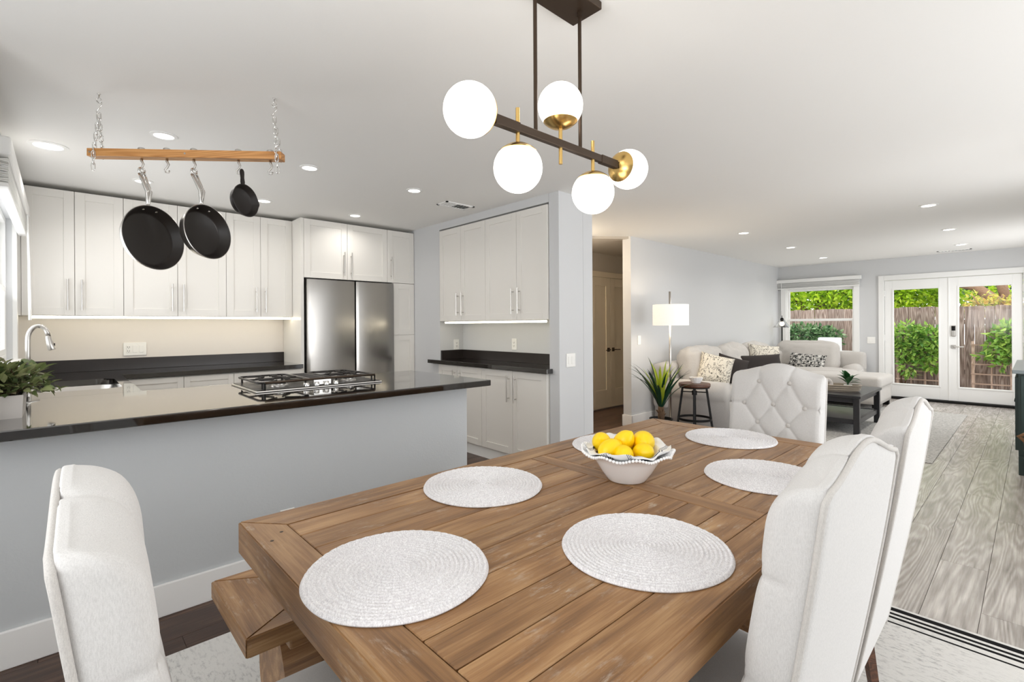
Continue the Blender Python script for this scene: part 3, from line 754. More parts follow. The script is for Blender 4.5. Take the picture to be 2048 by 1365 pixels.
obj('body', B(-3.50, -2.803, 0.36, 2.055, 0.1, 0.885), 'cab', t)
obj('toe_kick', B(-3.44, -2.803, 0.36, 2.055, 0.0, 0.1), 'white', t)

# U-shaped worktop with sink cut-out
wt = thing('worktop', 'black polished granite worktop running around the kitchen and peninsula', 'worktop')
Z0, Z1 = 0.89, 0.93
def rrect(x0, x1, y0, y1, r, n=8):
    pts = []
    for cx, cy, a0 in ((x1 - r, y1 - r, 0), (x0 + r, y1 - r, 90), (x0 + r, y0 + r, 180), (x1 - r, y0 + r, 270)):
        for k in range(n + 1):
            a = R(a0 + 90 * k / n); pts.append((cx + r * math.cos(a), cy + r * math.sin(a)))
    return pts
bm = bmn()
box(bm, -3.56, -2.53, -0.249, 2.152, Z0, Z1, 0.004); box(bm, -5.518, -4.92, -0.249, 1.757, Z0, Z1, 0.003)
ox0, ox1, oy0, oy1 = -4.922, -3.558, -0.249, 0.35
inn = rrect(-4.62, -3.86, -0.11, 0.285, 0.09)
cxm, cym = (ox0 + ox1) / 2, (oy0 + oy1) / 2
def out_pt(p):
    dx, dy = p[0] - cxm, p[1] - cym
    t_ = min(((ox1 if dx > 0 else ox0) - cxm) / dx if abs(dx) > 1e-6 else 9e9, ((oy1 if dy > 0 else oy0) - cym) / dy if abs(dy) > 1e-6 else 9e9)
    return (cxm + dx * t_, cym + dy * t_)
pts = list(inn)
# make sure the outer corners exist
for c_ in ((ox1, oy1), (ox0, oy1), (ox0, oy0), (ox1, oy0)):
    best = min(range(len(pts)), key=lambda i: abs(math.atan2(pts[i][1] - cym, pts[i][0] - cxm) - math.atan2(c_[1] - cym, c_[0] - cxm)))
    pts[best] = (pts[best][0], pts[best][1], c_)
it, ot, ib, ob = [], [], [], []
for p in pts:
    q = p[2] if len(p) == 3 else out_pt(p)
    it.append(bm.verts.new((p[0], p[1], Z1))); ib.append(bm.verts.new((p[0], p[1], Z0)))
    ot.append(bm.verts.new((q[0], q[1], Z1))); ob.append(bm.verts.new((q[0], q[1], Z0)))
for i in range(len(pts)):
    j = (i + 1) % len(pts)
    bm.faces.new((it[i], ot[i], ot[j], it[j])); bm.faces.new((ib[j], ob[j], ob[i], ib[i]))
    bm.faces.new((ot[i], ob[i], ob[j], ot[j])); bm.faces.new((it[j], ib[j], ib[i], it[i]))
obj('slab', bm, 'granite', wt)
bm = bmn(); box(bm, -5.505, -5.485, -0.249, 1.756, Z1, 1.032, 0.002); box(bm, -5.485, -2.80, -0.2495, -0.232, Z1, 1.032, 0.002)
obj('upstand', bm, 'honed', wt)
# sink
bm = bmn(); rings = []
for inset, z, rr in ((-0.004, 0.889, 0.094), (0.0, 0.885, 0.09), (0.006, 0.74, 0.085), (0.03, 0.71, 0.07), (0.12, 0.705, 0.05)):
    rings.append([bm.verts.new((p[0], p[1], z)) for p in rrect(-4.62 + inset, -3.86 - inset, -0.11 + inset, 0.285 - inset, rr)])
for a, b_ in zip(rings, rings[1:]):
    for i in range(len(a)): bm.faces.new((a[i], a[(i + 1) % len(a)], b_[(i + 1) % len(a)], b_[i]))
bm.faces.new(rings[-1])
sk = thing('kitchen_sink', 'stainless undermount sink in the black worktop', 'sink')
obj('basin', bm, 'steel', sk, 50)
obj('drain', lathe(bmn(), [(0, 0.712), (0.02, 0.712), (0.03, 0.716), (0.045, 0.714), (0.048, 0.707)], 20, loc=(-4.24, 0.09, 0)), 'chrome', sk, True)
# faucet
fc = thing('kitchen_faucet', 'brushed steel gooseneck faucet at the sink', 'faucet', (-4.24, -0.148, 0.93))
obj('base', lathe(bmn(), [(0, 0), (0.027, 0), (0.027, 0.012), (0.019, 0.02), (0.017, 0.10), (0, 0.10)], 20), 'steel', fc, 40)
pp = [(0, 0, 0.08), (0, 0, 0.2), (0, 0, 0.29)] + [(0, 0.048 - 0.048 * math.cos(a), 0.30 + 0.085 * math.sin(a)) for a in [R(15 * k) for k in range(1, 10)]] + [(0, 0.088, 0.345), (0, 0.093, 0.315)]
obj('neck', tube(bmn(), pp, 0.0125, 14), 'steel', fc, True)
obj('spray_head', tube(bmn(), [(0, 0.091, 0.322), (0, 0.093, 0.308), (0, 0.099, 0.275), (0, 0.107, 0.24), (0, 0.109, 0.233)], [0.0125, 0.0145, 0.017, 0.02, 0.018], 16), 'steel', fc, 40)
obj('spray_button', B(-0.006, 0.006, 0.118, 0.123, 0.257, 0.275, 0.002), 'black', fc)
obj('lever', tube(bmn(), [(0.018, 0, 0.06), (0.04, 0, 0.065), (0.075, 0.0, 0.10)], [0.009, 0.007, 0.005], 10), 'steel', fc, True)
obj('nozzle', B(-0.001, 0.001, -0.001, 0.001, 0, 0.001), 'black', fc) if 0 else None
so = thing('soap_dispenser', 'small steel soap dispenser beside the faucet', 'dispenser', (-4.0, -0.165, 0.93))
obj('body', lathe(bmn(), [(0, 0), (0.02, 0), (0.02, 0.008), (0.011, 0.014), (0.011, 0.06), (0, 0.062)], 16), 'steel', so, 40)
obj('spout', tube(bmn(), [(0, 0, 0.055), (0, 0.03, 0.062), (0, 0.075, 0.055)], 0.006, 8), 'steel', so, True)

# cooktop
ck = thing('gas_cooktop', 'black and steel gas cooktop with cast grates on the peninsula', 'cooktop', (-3.22, 1.18, 0.93))
obj('tray', B(-0.265, 0.265, -0.385, 0.385, 0.0, 0.010, 0.004), 'steel', ck)
obj('glass_surface', B(-0.255, 0.255, -0.375, 0.375, 0.010, 0.014, 0.002), 'nonstick', ck)
gm = bmn()
for s in (-1, 1):
    gm = bmn(); y0, y1 = (-0.355, -0.075) if s < 0 else (0.075, 0.355)
    def bar(p0, p1, h=0.006, wd=0.006):
        p0, p1 = Vector(p0), Vector(p1); tube(gm, [p0, p1], [wd, wd], 6)
    zt = 0.05
    loop = [(q[0], q[1], zt) for q in rrect(-0.235, 0.235, y0, y1, 0.04, 4)]
    tube(gm, loop, 0.0065, 6, closed=True)
    ym = (y0 + y1) / 2
    for cx in (-0.125, 0.125):
        for k in range(4):
            a = R(45 + 90 * k); bar((cx + 0.035 * math.cos(a), ym + 0.035 * math.sin(a), zt + 0.003), (cx + 0.13 * math.cos(a), ym + 0.125 * math.sin(a), zt))
    bar((0, y0, zt), (0, y1, zt))
    for cx in (-0.215, 0.215):
        for cy in (y0 + 0.02, y1 - 0.02): bar((cx, cy, 0.012), (cx, cy, zt))
    obj('grate', gm, 'castiron', ck, 40)
    for cx in (-0.125, 0.125):
        bu = obj('burner', lathe(bmn(), [(0, 0.014), (0.05, 0.014), (0.048, 0.022), (0.036, 0.026), (0.036, 0.03), (0, 0.03)], 24, loc=(cx, ym, 0)), 'steel', ck, 40)
        obj('cap', lathe(bmn(), [(0, 0.03), (0.034, 0.03), (0.032, 0.037), (0, 0.038)], 24, loc=(cx, ym, 0)), 'castiron', bu, 40)
dv = obj('downdraft_vent', box(box(box(box(bmn(), -0.235, -0.215, -0.055, 0.055, 0.014, 0.05, 0.003), 0.215, 0.235, -0.055, 0.055, 0.014, 0.05, 0.003), -0.215, 0.215, -0.055, -0.045, 0.014, 0.05), -0.215, 0.215, 0.045, 0.055, 0.014, 0.05), 'steel', ck)
sm = mesh_of('slat', B(-0.004, 0.004, -0.046, 0.046, -0.008, 0.008), 'castiron')
for k in range(16): obj('slat', sm, None, dv, loc=(-0.2 + k * 0.0267, 0, 0.043), rot=(0, R(25), 0))
for k in range(4):
    obj('knob', lathe(bmn(), [(0, 0.014), (0.017, 0.014), (0.016, 0.032), (0.013, 0.036), (0, 0.036)], 18, loc=(-0.12 + k * 0.08, 0.366 - 0.0, 0) if 0 else (0.244, -0.1 + k * 0.06, 0)), 'chrome', ck, 40)
obj('front_rail', tube(bmn(), [(0.258, -0.335, 0.052), (0.26, 0, 0.055), (0.258, 0.335, 0.052)], 0.007, 8), 'bronze', ck, True)
for s in (-1, 1): obj('rail_post', cyl(bmn(), (0.258, s * 0.335, 0.004), (0.258, s * 0.335, 0.052), 0.005, 8), 'black', ck)

# built-in alcove cabinets
AY = 3.05
def alcove_upper(label, x0, xm, x1):
    t = thing('alcove_upper_cabinet', label, 'cabinet', (0, 0, 0), 0, 'upper cabinets in the alcove')
    obj('body', B(x0 + 0.0005, x1 - 0.0005, AY + 0.022, 3.379, 1.352, 2.335), 'cab', t)
    for a, b_, hx in ((x0, xm, xm - 0.042), (xm, x1, xm + 0.042)):
        d = obj('door', shaker_y(AY, a, b_, 1.35, 2.338), 'cab', t); bar_handle(d, 'z', (hx, AY, 1.525), 0.235, (0, -1, 0))
alcove_upper('left white upper cabinet in the built-in alcove', -4.445, -4.06, -3.665)
alcove_upper('right white upper cabinet in the built-in alcove', -3.665, -3.22, -2.83)
def alcove_lower(label, x0, xm, x1):
    t = thing('alcove_base_cabinet', label, 'cabinet', (0, 0, 0), 0, 'base cabinets in the alcove')
    obj('body', B(x0 + 0.0005, x1 - 0.0005, AY + 0.002, 3.379, 0.1, 0.888), 'cab', t)
    obj('toe_kick', B(x0 + 0.0005, x1 - 0.0005, AY + 0.008, 3.379, 0.0, 0.098), 'white', t)
    for a, b_, hx in ((x0, xm, xm - 0.045), (xm, x1, xm + 0.045)):
        d = obj('door', shaker_y(AY - 0.02, a, b_, 0.112, 0.884), 'cab', t); bar_handle(d, 'z', (hx, AY - 0.02, 0.72), 0.245, (0, -1, 0))
alcove_lower('left white base cabinet in the built-in alcove', -4.445, -4.10, -3.705)
alcove_lower('right white base cabinet in the built-in alcove', -3.705, -3.26, -2.83)
ac = thing('alcove_worktop', 'black granite worktop on the built-in alcove cabinets', 'worktop')
bm = bmn(); box(bm, -4.595, -2.785, 2.985, 3.0585, Z0, Z1, 0.003); box(bm, -4.458, -2.827, 3.0586, 3.379, Z0, Z1)
obj('slab', bm, 'granite', ac)
bm = bmn(); box(bm, -4.458, -2.827, 3.358, 3.379, Z1, 1.03, 0.002); box(bm, -4.459, -4.44, 3.07, 3.358, Z1, 1.03, 0.002)
obj('upstand', bm, 'honed', ac)

# herb planter on the counter corner
pt = thing('herb_planter', 'leafy green plant in a square whitewashed planter on the counter corner', 'potted plant', (-3.0, -0.178, 0.93), 0)
def fl(p, abc): k = 0.9 + 0.1 * (abc[2] + 1) / 2; return Vector((p.x * k, p.y * k, p.z))
bm = bmn()
pr = [(0.0, 0.0), (1, 0), (1.08, 1), (1.0, 1), (0.95, 0.82), (0.0, 0.82)]
def sq(r, z):
    return [bm.verts.new((sx * r * 0.145, sy * r * 0.060, z * 0.095)) for sx, sy in ((-1, -1), (1, -1), (1, 1), (-1, 1))]
rg = [sq(1, 0), sq(1.08, 1), sq(1.0, 1), sq(0.95, 0.8)]
for a, b_ in zip(rg, rg[1:]):
    for i in range(4): bm.faces.new((a[i], a[(i + 1) % 4], b_[(i + 1) % 4], b_[i]))
bm.faces.new(rg[0][::-1]); bm.faces.new(rg[-1])
obj('planter', bm, 'plantpot', pt)
obj('soil', B(-0.13, 0.13, -0.054, 0.054, 0.06, 0.082), 'soil', pt)
def leaf_mesh(name, ln, wd, mat, fold=0.25, bend=0.2):
    bm = bmn(); rows = [(0, 0.12), (0.3, 0.9), (0.55, 1.0), (0.8, 0.6), (1.0, 0.03)]; prev = None
    for t_, w_ in rows:
        z = -bend * ln * t_ * t_
        r_ = [bm.verts.new((-wd / 2 * w_, ln * t_, z + fold * wd * w_ / 2)), bm.verts.new((0, ln * t_, z)), bm.verts.new((wd / 2 * w_, ln * t_, z + fold * wd * w_ / 2))]
        if prev:
            for i in range(2): bm.faces.new((prev[i], prev[i + 1], r_[i + 1], r_[i]))
        prev = r_
    return mesh_of(name, bm, mat, True)
lms = [leaf_mesh('leaf', l_, l_ * 0.5, 'herb', 0.35, 0.25) for l_ in (0.040, 0.047, 0.055)]
rs = random.Random(3)
for k in range(300):
    a = rs.uniform(0, 2 * PI); e = math.acos(rs.uniform(-0.12, 1)); rr = rs.uniform(0.55, 1.0)
    d = Vector((math.sin(e) * math.cos(a) * 0.145, math.sin(e) * math.sin(a) * 0.155, math.cos(e) * 0.125)) * rr
    lump = 1 + 0.18 * math.sin(a * 5 + e * 3)
    q = Vector((d.x, d.y, 0)) * lump + Vector((0, 0, 0.10 + d.z * lump))
    q.x *= 1.25; q.y = max(q.y, -0.055)
    if q.z < 0.096 and abs(q.x) < 0.15 and abs(q.y) < 0.07: q.z = 0.10
    dr = (d.normalized() + Vector((rs.uniform(-.7, .7), rs.uniform(-.7, .7), rs.uniform(-.5, .7)))).normalized()
    if q.y < -0.02: dr.y = abs(dr.y)
    o = obj('leaf', lms[k % 3], None, pt, loc=q)
    o.rotation_euler = (dr.to_track_quat('Y', 'Z') @ Matrix.Rotation(rs.uniform(-0.8, 0.8), 3, 'Y').to_quaternion()).to_euler()
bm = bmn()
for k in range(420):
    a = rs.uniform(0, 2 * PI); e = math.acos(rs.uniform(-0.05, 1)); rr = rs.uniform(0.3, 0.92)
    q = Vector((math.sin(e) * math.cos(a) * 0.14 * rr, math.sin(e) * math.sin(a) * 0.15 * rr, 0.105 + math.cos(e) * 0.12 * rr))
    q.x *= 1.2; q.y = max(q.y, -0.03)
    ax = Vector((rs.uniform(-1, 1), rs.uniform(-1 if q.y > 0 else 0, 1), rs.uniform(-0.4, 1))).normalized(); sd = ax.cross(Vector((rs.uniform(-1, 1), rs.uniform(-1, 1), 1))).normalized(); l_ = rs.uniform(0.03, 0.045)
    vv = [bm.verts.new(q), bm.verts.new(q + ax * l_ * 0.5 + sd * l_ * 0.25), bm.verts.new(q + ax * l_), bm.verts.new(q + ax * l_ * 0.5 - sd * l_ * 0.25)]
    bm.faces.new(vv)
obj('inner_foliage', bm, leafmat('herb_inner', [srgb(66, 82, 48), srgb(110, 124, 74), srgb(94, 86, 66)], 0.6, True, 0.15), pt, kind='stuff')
bm = bmn()
for k in range(40):
    a = rs.uniform(0, 2 * PI); e = rs.uniform(0.1, 1.35); d = Vector((math.sin(e) * math.cos(a) * .15, max(-0.05, math.sin(e) * math.sin(a) * .13), math.cos(e) * .11))
    tube(bm, [(d.x * .2, d.y * .2, 0.08), (d.x * .6, d.y * .6, 0.1 + d.z * .6), (d.x, d.y, 0.1 + d.z)], 0.0016, 4)
obj('stems', bm, 'trunk', pt)

# ------------------------------------------------------------------ pot rack
ra = math.atan2(0.637, 0.515)
RL = 0.82
rk = thing('pot_rack', 'wooden hanging bar with chains above the peninsula', 'pot rack', (-3.07, 0.141, CEIL), ra)
obj('bar', (lambda bm: [setattr(v, 'co', Vector((v.co.y, v.co.x, v.co.z))) for v in bm.verts] and bm)(B(-0.026, 0.026, -0.45, 0.45, -0.019, 0.019, 0.003)) if 0 else B(-0.026, 0.026, -0.45, 0.45, -0.019, 0.019, 0.003), 'rackwood', rk, loc=(0.411, 0, -0.289), rot=(0, 0, R(-90)))
sc_ = mesh_of('screw', lathe(bmn(), [(0, 0.002), (0.004, 0.002), (0.005, 0)], 10), 'nickel')
for xx in (-0.025, 0.41, 0.845): obj('screw', sc_, None, rk, loc=(xx, -0.0262, -0.289), rot=(R(90), 0, 0))
lk_me = mesh_of('chain_link', tube(bmn(), [(0.0075 * math.cos(t_), 0, 0.0115 * math.sin(t_) + (0.008 if math.sin(t_) > 0 else -0.008)) for t_ in [2 * PI * k / 12 for k in range(12)]], 0.0021, 6, closed=True), 'chrome', True)
def chain(p0, p1, n):
    p0, p1 = Vector(p0), Vector(p1)
    for k in range(n):
        p = p0.lerp(p1, (k + 0.5) / n); o = obj('chain_link', lk_me, None, rk, loc=p, rot=(0, 0, R(90 * (k % 2) + 20)))
def eyehook(x):
    bm = bmn(); lathe(bm, [(0, 0), (0.008, 0), (0.006, -0.004), (0.003, -0.006), (0.003, -0.02), (0, -0.02)], 10, loc=(x, 0, 0))
    tube(bm, [(x + 0.011 * math.cos(t_), 0, -0.031 + 0.011 * math.sin(t_)) for t_ in [2 * PI * k / 14 for k in range(14)]], 0.0022, 6, closed=True)
    obj('eye_screw', bm, 'chrome', rk, True)
    obj('s_hook', tube(bmn(), [(x - 0.008, 0, -0.035), (x, 0, -0.047), (x + 0.012, 0, -0.04), (x + 0.012, 0, -0.055), (x, 0, -0.07), (x - 0.012, 0, -0.085), (x - 0.004, 0, -0.10), (x + 0.008, 0, -0.092)], 0.0024, 6), 'chrome', rk, True)
for x, dx in ((0.0, -0.004), (RL, 0.022)):
    eyehook(x)
    for s in (-1, 1): chain((x, 0, -0.097), (x + dx, s * 0.03, -0.30), 8)
    chain((x + dx, -0.031, -0.29), (x + dx * 1.3, -0.031, -0.375), 3)
hook_me = mesh_of('hook', tube(bmn(), [(0, 0, 0.0), (0, 0, -0.012), (0.008, 0, -0.026), (0.002, 0, -0.042), (-0.010, 0, -0.052), (-0.006, 0, -0.066), (0.008, 0, -0.066), (0.012, 0, -0.056)], [0.006, 0.006, 0.005, 0.004, 0.004, 0.0035, 0.003, 0.003], 8), 'nickel', True)
puck = mesh_of('hook_cap', lathe(bmn(), [(0, 0), (0.016, 0), (0.016, 0.009), (0.013, 0.012), (0, 0.012)], 18), 'nickel', 40)
for x in (0.195, 0.312, 0.438, 0.648, 0.80):
    h_ = obj('hook', hook_me, None, rk, loc=(x, 0, -0.309)); obj('hook_cap', puck, None, h_, loc=(0, 0, 0.039))

def pan(name, label, along, z_top, rad, depth, hl, inner, outer, handle, tilt, cast=False, twist=0.0):
    """hangs from a hook: local X along the rack, face looks to -Y, origin at the hang hole"""
    pos = Vector((-3.07 + along * math.cos(ra), 0.141 + along * math.sin(ra), CEIL))
    t = thing(name, label, 'pan', (pos.x, pos.y, z_top), R(122), 'pans on the hanging bar'); t.rotation_euler = (R(tilt), 0, R(122) + twist)
    cz = -hl - rad
    def place(bm):
        for v in bm.verts:
            x, y, z = v.co; v.co = Vector((x, -z, y + cz))     # axis z -> -y (open side towards -Y)
        bmesh.ops.recalc_face_normals(bm, faces=bm.faces); return bm
    r0 = rad * 0.80
    lip = None
    if cast:
        def lip(r, z, t_):
            k = 0.0
            for c_ in (0, PI):
                dd = abs((t_ - c_ + PI) % (2 * PI) - PI)
                k = max(k, math.exp(-(dd / 0.16) ** 2))
            return (r * (1 + 0.085 * k) if z > depth * 0.55 else r, z)
    body = lathe(bmn(), [(0, 0), (r0, 0), (r0 * 1.06, depth * 0.12), (rad * 0.97, depth * 0.8), (rad, depth), (rad - 0.003, depth + 0.001), (rad - 0.0045, depth), (r0 * 1.04, depth * 0.2), (r0 * 0.97, depth * 0.1), (0, depth * 0.08)], 64, fn=lip)
    obj('pan_body', place(body), outer if cast else inner, t, 50)
    if not cast:
        obj('outer_shell', place(lathe(bmn(), [(0, -0.002), (r0 * 1.005, -0.002), (r0 * 1.08, depth * 0.1), (rad * 0.98 + 0.002, depth * 0.8), (rad + 0.002, depth - 0.001), (rad, depth)], 64)), outer, t, 50)
        bm = bmn(); y = -depth * 0.6
        pts = [(0, y + 0.012, -hl - 0.004), (0, y + 0.006, -hl + 0.02), (0, y - 0.004, -hl * 0.6), (0, y * 0.3, -hl * 0.25), (0, 0.0, -0.02)]
        for s in (-1, 1): tube(bm, [(p[0] + s * (0.003 if i < 2 else 0.007 + 0.002 * i), p[1], p[2]) for i, p in enumerate(pts)], [0.0055, 0.0065, 0.0065, 0.006, 0.0055], 8)
        tube(bm, [(p[0], p[1] + 0.002, p[2]) for p in pts], [0.004] * 5, 6)
        tube(bm, [(0.015 * math.cos(q), 0, -0.004 + 0.014 * math.sin(q)) for q in [2 * PI * k / 16 for k in range(16)]], 0.005, 8, closed=True)
        obj('handle', bm, 'chrome', t, True)
        rv = mesh_of('rivet', lathe(bmn(), [(0, 0.003), (0.004, 0.002), (0.006, 0)], 12), 'chrome', True)
        for s in (-1, 1): obj('rivet', rv, None, t, loc=(s * 0.032, -depth * 0.62, -hl - 0.0205), rot=(R(150), 0, 0))
    else:
        y = -depth * 0.8
        bm = bmn(); outline = [(-0.009, -hl - 0.004), (-0.012, -hl * 0.8), (-0.0095, -hl * 0.5), (-0.012, -hl * 0.2), (-0.012, -0.002), (-0.006, 0.010), (0.006, 0.010), (0.012, -0.002), (0.012, -hl * 0.2), (0.0095, -hl * 0.5), (0.012, -hl * 0.8), (0.009, -hl - 0.004)]
        prism(bm, outline, 'y', y + 0.002, y + 0.012); bmesh.ops.bevel(bm, geom=list(bm.edges), offset=0.0025, segments=2, affect='EDGES')
        obj('handle', bm, outer, t, 50)
    return t
pan('frying_pan', 'large black nonstick frying pan hanging at the left of the rack', 0.195, 2.065, 0.153, 0.05, 0.185, 'nonstick', 'steel', 'chrome', -5)
pan('saute_pan', 'medium deep black pan hanging in the middle of the rack', 0.438, 2.065, 0.130, 0.055, 0.18, 'nonstick', 'steel', 'chrome', -6)
pan('cast_iron_skillet', 'small cast iron skillet hanging at the right of the rack', 0.648, 2.065, 0.080, 0.034, 0.068, 'castiron', 'castiron', 'castiron', -4, True)
# ================================================================== DINING
# rug
rx0, rx1, ry0, ry1 = -2.33, 0.43, -0.35, 2.785
cxr, cyr = (rx0 + rx1) / 2, (ry0 + ry1) / 2; hyr = (ry1 - ry0) / 2
stp = []
for s in (-1, 1):
    for d_, wd in ((0.035, 0.032), (0.078, 0.018), (0.112, 0.018), (0.160, 0.012)): stp.append(('y', s * (hyr - d_), wd, -9, 9))
for k in range(6): stp.append(('x', -1.80 - cxr - k * 0.03, 0.012, 0.62 - cyr, 2.0 - cyr))
M['rug'] = rugmat('dining_rug', srgb(226, 224, 220), srgb(168, 166, 164), stp)
tag(obj('dining_rug', B(rx0 - cxr, rx1 - cxr, ry0 - cyr, ry1 - cyr, 0, 0.007, 0.002), 'rug', loc=(cxr, cyr, 0.0005)), 'off-white rug with black end stripes under the dining table', 'rug')

def miter_board(x0, x1, y0, y1, ins, z0, z1, bev=0.003):
    """long axis local Y, mitred both ends on the +X side"""
    bm = bmn(); prism(bm, [(x0, y0), (x1, y0 + ins), (x1, y1 - ins), (x0, y1)], 'z', z0, z1)
    bmesh.ops.bevel(bm, geom=list(bm.edges), offset=bev, segments=2, affect='EDGES'); return bm

def plank_top(t, X0, X1, Y0, Y1, ztop, th, wside, wend, n, cross=None, pth=0.03, mat='table'):
    cx, cy = (X0 + X1) / 2, (Y0 + Y1) / 2; hx, hy = (X1 - X0) / 2, (Y1 - Y0) / 2
    # frame boards: built in their own frames, grain along local Y
    def side(s):
        bm = bmn(); prism(bm, [(0, -hy), (wside, -hy + wend), (wside, hy - wend), (0, hy)], 'z', -th, 0)
        bmesh.ops.bevel(bm, geom=list(bm.edges), offset=0.003, segments=2, affect='EDGES')
        obj('frame_board', bm, mat, t, loc=(-hx if s < 0 else hx, 0, ztop), rot=(0, 0, 0 if s < 0 else PI))
    def end(s):
        bm = bmn(); prism(bm, [(0, -hx), (wend, -hx + wside), (wend, hx - wside), (0, hx)], 'z', -th, 0)
        bmesh.ops.bevel(bm, geom=list(bm.edges), offset=0.003, segments=2, affect='EDGES')
        obj('frame_board', bm, mat, t, loc=(0, -hy if s < 0 else hy, ztop), rot=(0, 0, R(90) if s < 0 else R(-90)))
    side(-1); side(1); end(-1); end(1)
    ix0, ix1, iy0, iy1 = -hx + wside, hx - wside, -hy + wend, hy - wend
    w_ = (ix1 - ix0) / n
    spans = [(iy0, iy1)] if not cross else [(iy0, cross[0] - cy), (cross[1] - cy, iy1)]
    for (a, b_) in spans:
        me = mesh_of('plank', B(-w_ / 2 + 0.0016, w_ / 2 - 0.0016, -(b_ - a) / 2 + 0.0016, (b_ - a) / 2 - 0.0016, -pth, 0.0, 0.002, 1), mat)
        for k in range(n): obj('plank', me, None, t, loc=(ix0 + (k + 0.5) * w_, (a + b_) / 2, ztop - 0.0005))
    if cross:
        hc = (cross[1] - cross[0]) / 2
        obj('cross_board', B(-hc + 0.001, hc - 0.001, ix0 + 0.001, ix1 - 0.001, -pth, 0.0, 0.0018, 1), mat, t, loc=(0, (cross[0] + cross[1]) / 2 - cy, ztop), rot=(0, 0, R(90)))
    obj('subframe', B(ix0, ix1, iy0, iy1, ztop - pth - 0.02, ztop - pth), 'cabdark', t)
def trestle(t, y, ztop, width, prof, mat='table'):
    """shaped pedestal board seen from the side, with foot and head beam"""
    bm = bmn(); hw = width / 2
    box(bm, -hw, hw, y - 0.06, y + 0.06, 0.0, 0.07, 0.008); obj('foot_beam', bm, mat, t)
    obj('head_beam', B(-hw * 0.9, hw * 0.9, y - 0.05, y + 0.05, ztop - 0.06, ztop, 0.006), mat, t)
    bm = bmn(); pts = []
    for k in range(25):
        f = k / 24; z = 0.07 + (ztop - 0.13) * f
        pts.append((prof(f), z))
    poly = [(-p[0], p[1]) for p in pts] + [(p[0], p[1]) for p in reversed(pts)]
    prism(bm, poly, 'y', y - 0.055, y + 0.055)
    obj('pedestal', bm, mat, t, 40)

TX0, TX1, TY0, TY1, TZ = -1.49, -0.41, 0.355, 2.485, 0.765
tb = thing('dining_table', 'large rustic brown plank dining table with trestle legs', 'table', ((TX0 + TX1) / 2, (TY0 + TY1) / 2, 0.0075))
plank_top(tb, TX0, TX1, TY0, TY1, TZ - 0.0075, 0.085, 0.11, 0.093, 9, (1.38, 1.458))
for yy in (-0.62, 0.62): trestle(tb, yy, 0.672, 0.8, lambda f: 0.10 + 0.10 * abs(2 * f - 1) ** 1.5 + 0.03 * math.sin(f * 2 * PI))
obj('stretcher', B(-0.05, 0.05, -0.57, 0.57, 0.20, 0.28, 0.006), 'table', tb)
nl = mesh_of('nail_plug', lathe(bmn(), [(0, 0.0006), (0.0045, 0.0004), (0.005, -0.001)], 10), 'cabdark')
for px, py in ((-1.30, 0.385), (-1.34, 0.42), (-0.93, 0.385), (-0.86, 0.42), (-0.62, 0.40), (-0.55, 0.385)):
    obj('nail_plug', nl, None, tb, loc=(px - tb.location.x, py - tb.location.y, TZ - 0.0075))

be = thing('dining_bench', 'rustic brown wooden bench tucked under the table edge by the peninsula', 'bench', (-1.645, 1.28, 0.0075))
plank_top(be, -1.85, -1.44, 0.36, 2.20, 0.455, 0.055, 0.085, 0.135, 2, None, 0.03)
for yy in (-0.74, 0.74): trestle(be, yy, 0.40, 0.34, lambda f: 0.07 + 0.045 * math.sin(f * PI) + 0.035 * (1 - f), 'table')
obj('stretcher', B(-0.03, 0.03, -0.69, 0.69, 0.15, 0.20, 0.004), 'table', be)

# placemats: coiled cord
prof = [(0, 0.001)]
ncoil = 19; rm = 0.196
pr = [(0.0, 0.008)]
for k in range(ncoil):
    r0 = rm * k / ncoil; wd = rm / ncoil
    for q in (0.25, 0.5, 0.75, 1.0): pr.append((r0 + wd * q, 0.0055 + 0.005 * math.sin(PI * q) if q < 1 else (0.0065 if k < ncoil - 1 else 0.004)))
pr += [(rm + 0.001, 0.003), (rm - 0.001, 0.0), (0, 0.0)]
def wob(r, z, t_):
    return (r * (1 + 0.004 * math.sin(3 * t_ + 1) + 0.003 * math.sin(7 * t_)), z + (0.0009 * math.sin(t_ * (r * 900) + r * 4000) if z > 0.005 else 0))
mat_me = mesh_of('placemat', lathe(bmn(), pr, 120, fn=wob), 'mat', True)
for (x, y), lab in zip([(-0.945, 0.535), (-1.255, 1.03), (-0.637, 1.02), (-0.645, 1.80), (-0.97, 2.285), (-1.26, 1.80)],
    ['round woven placemat at the near end of the table', 'round woven placemat beside the peninsula, nearer one on the bench side', 'round woven placemat in front of the nearest right-hand chair', 'round woven placemat in front of the second right-hand chair', 'round woven placemat at the far end before the tufted chair', 'round woven placemat half hidden behind the lemon bowl']):
    o = tag(obj('placemat', mat_me, None, loc=(x, y, TZ + 0.0005), rot=(0, 0, random.uniform(0, 6))), lab, 'placemat', 'round placemats on the table')

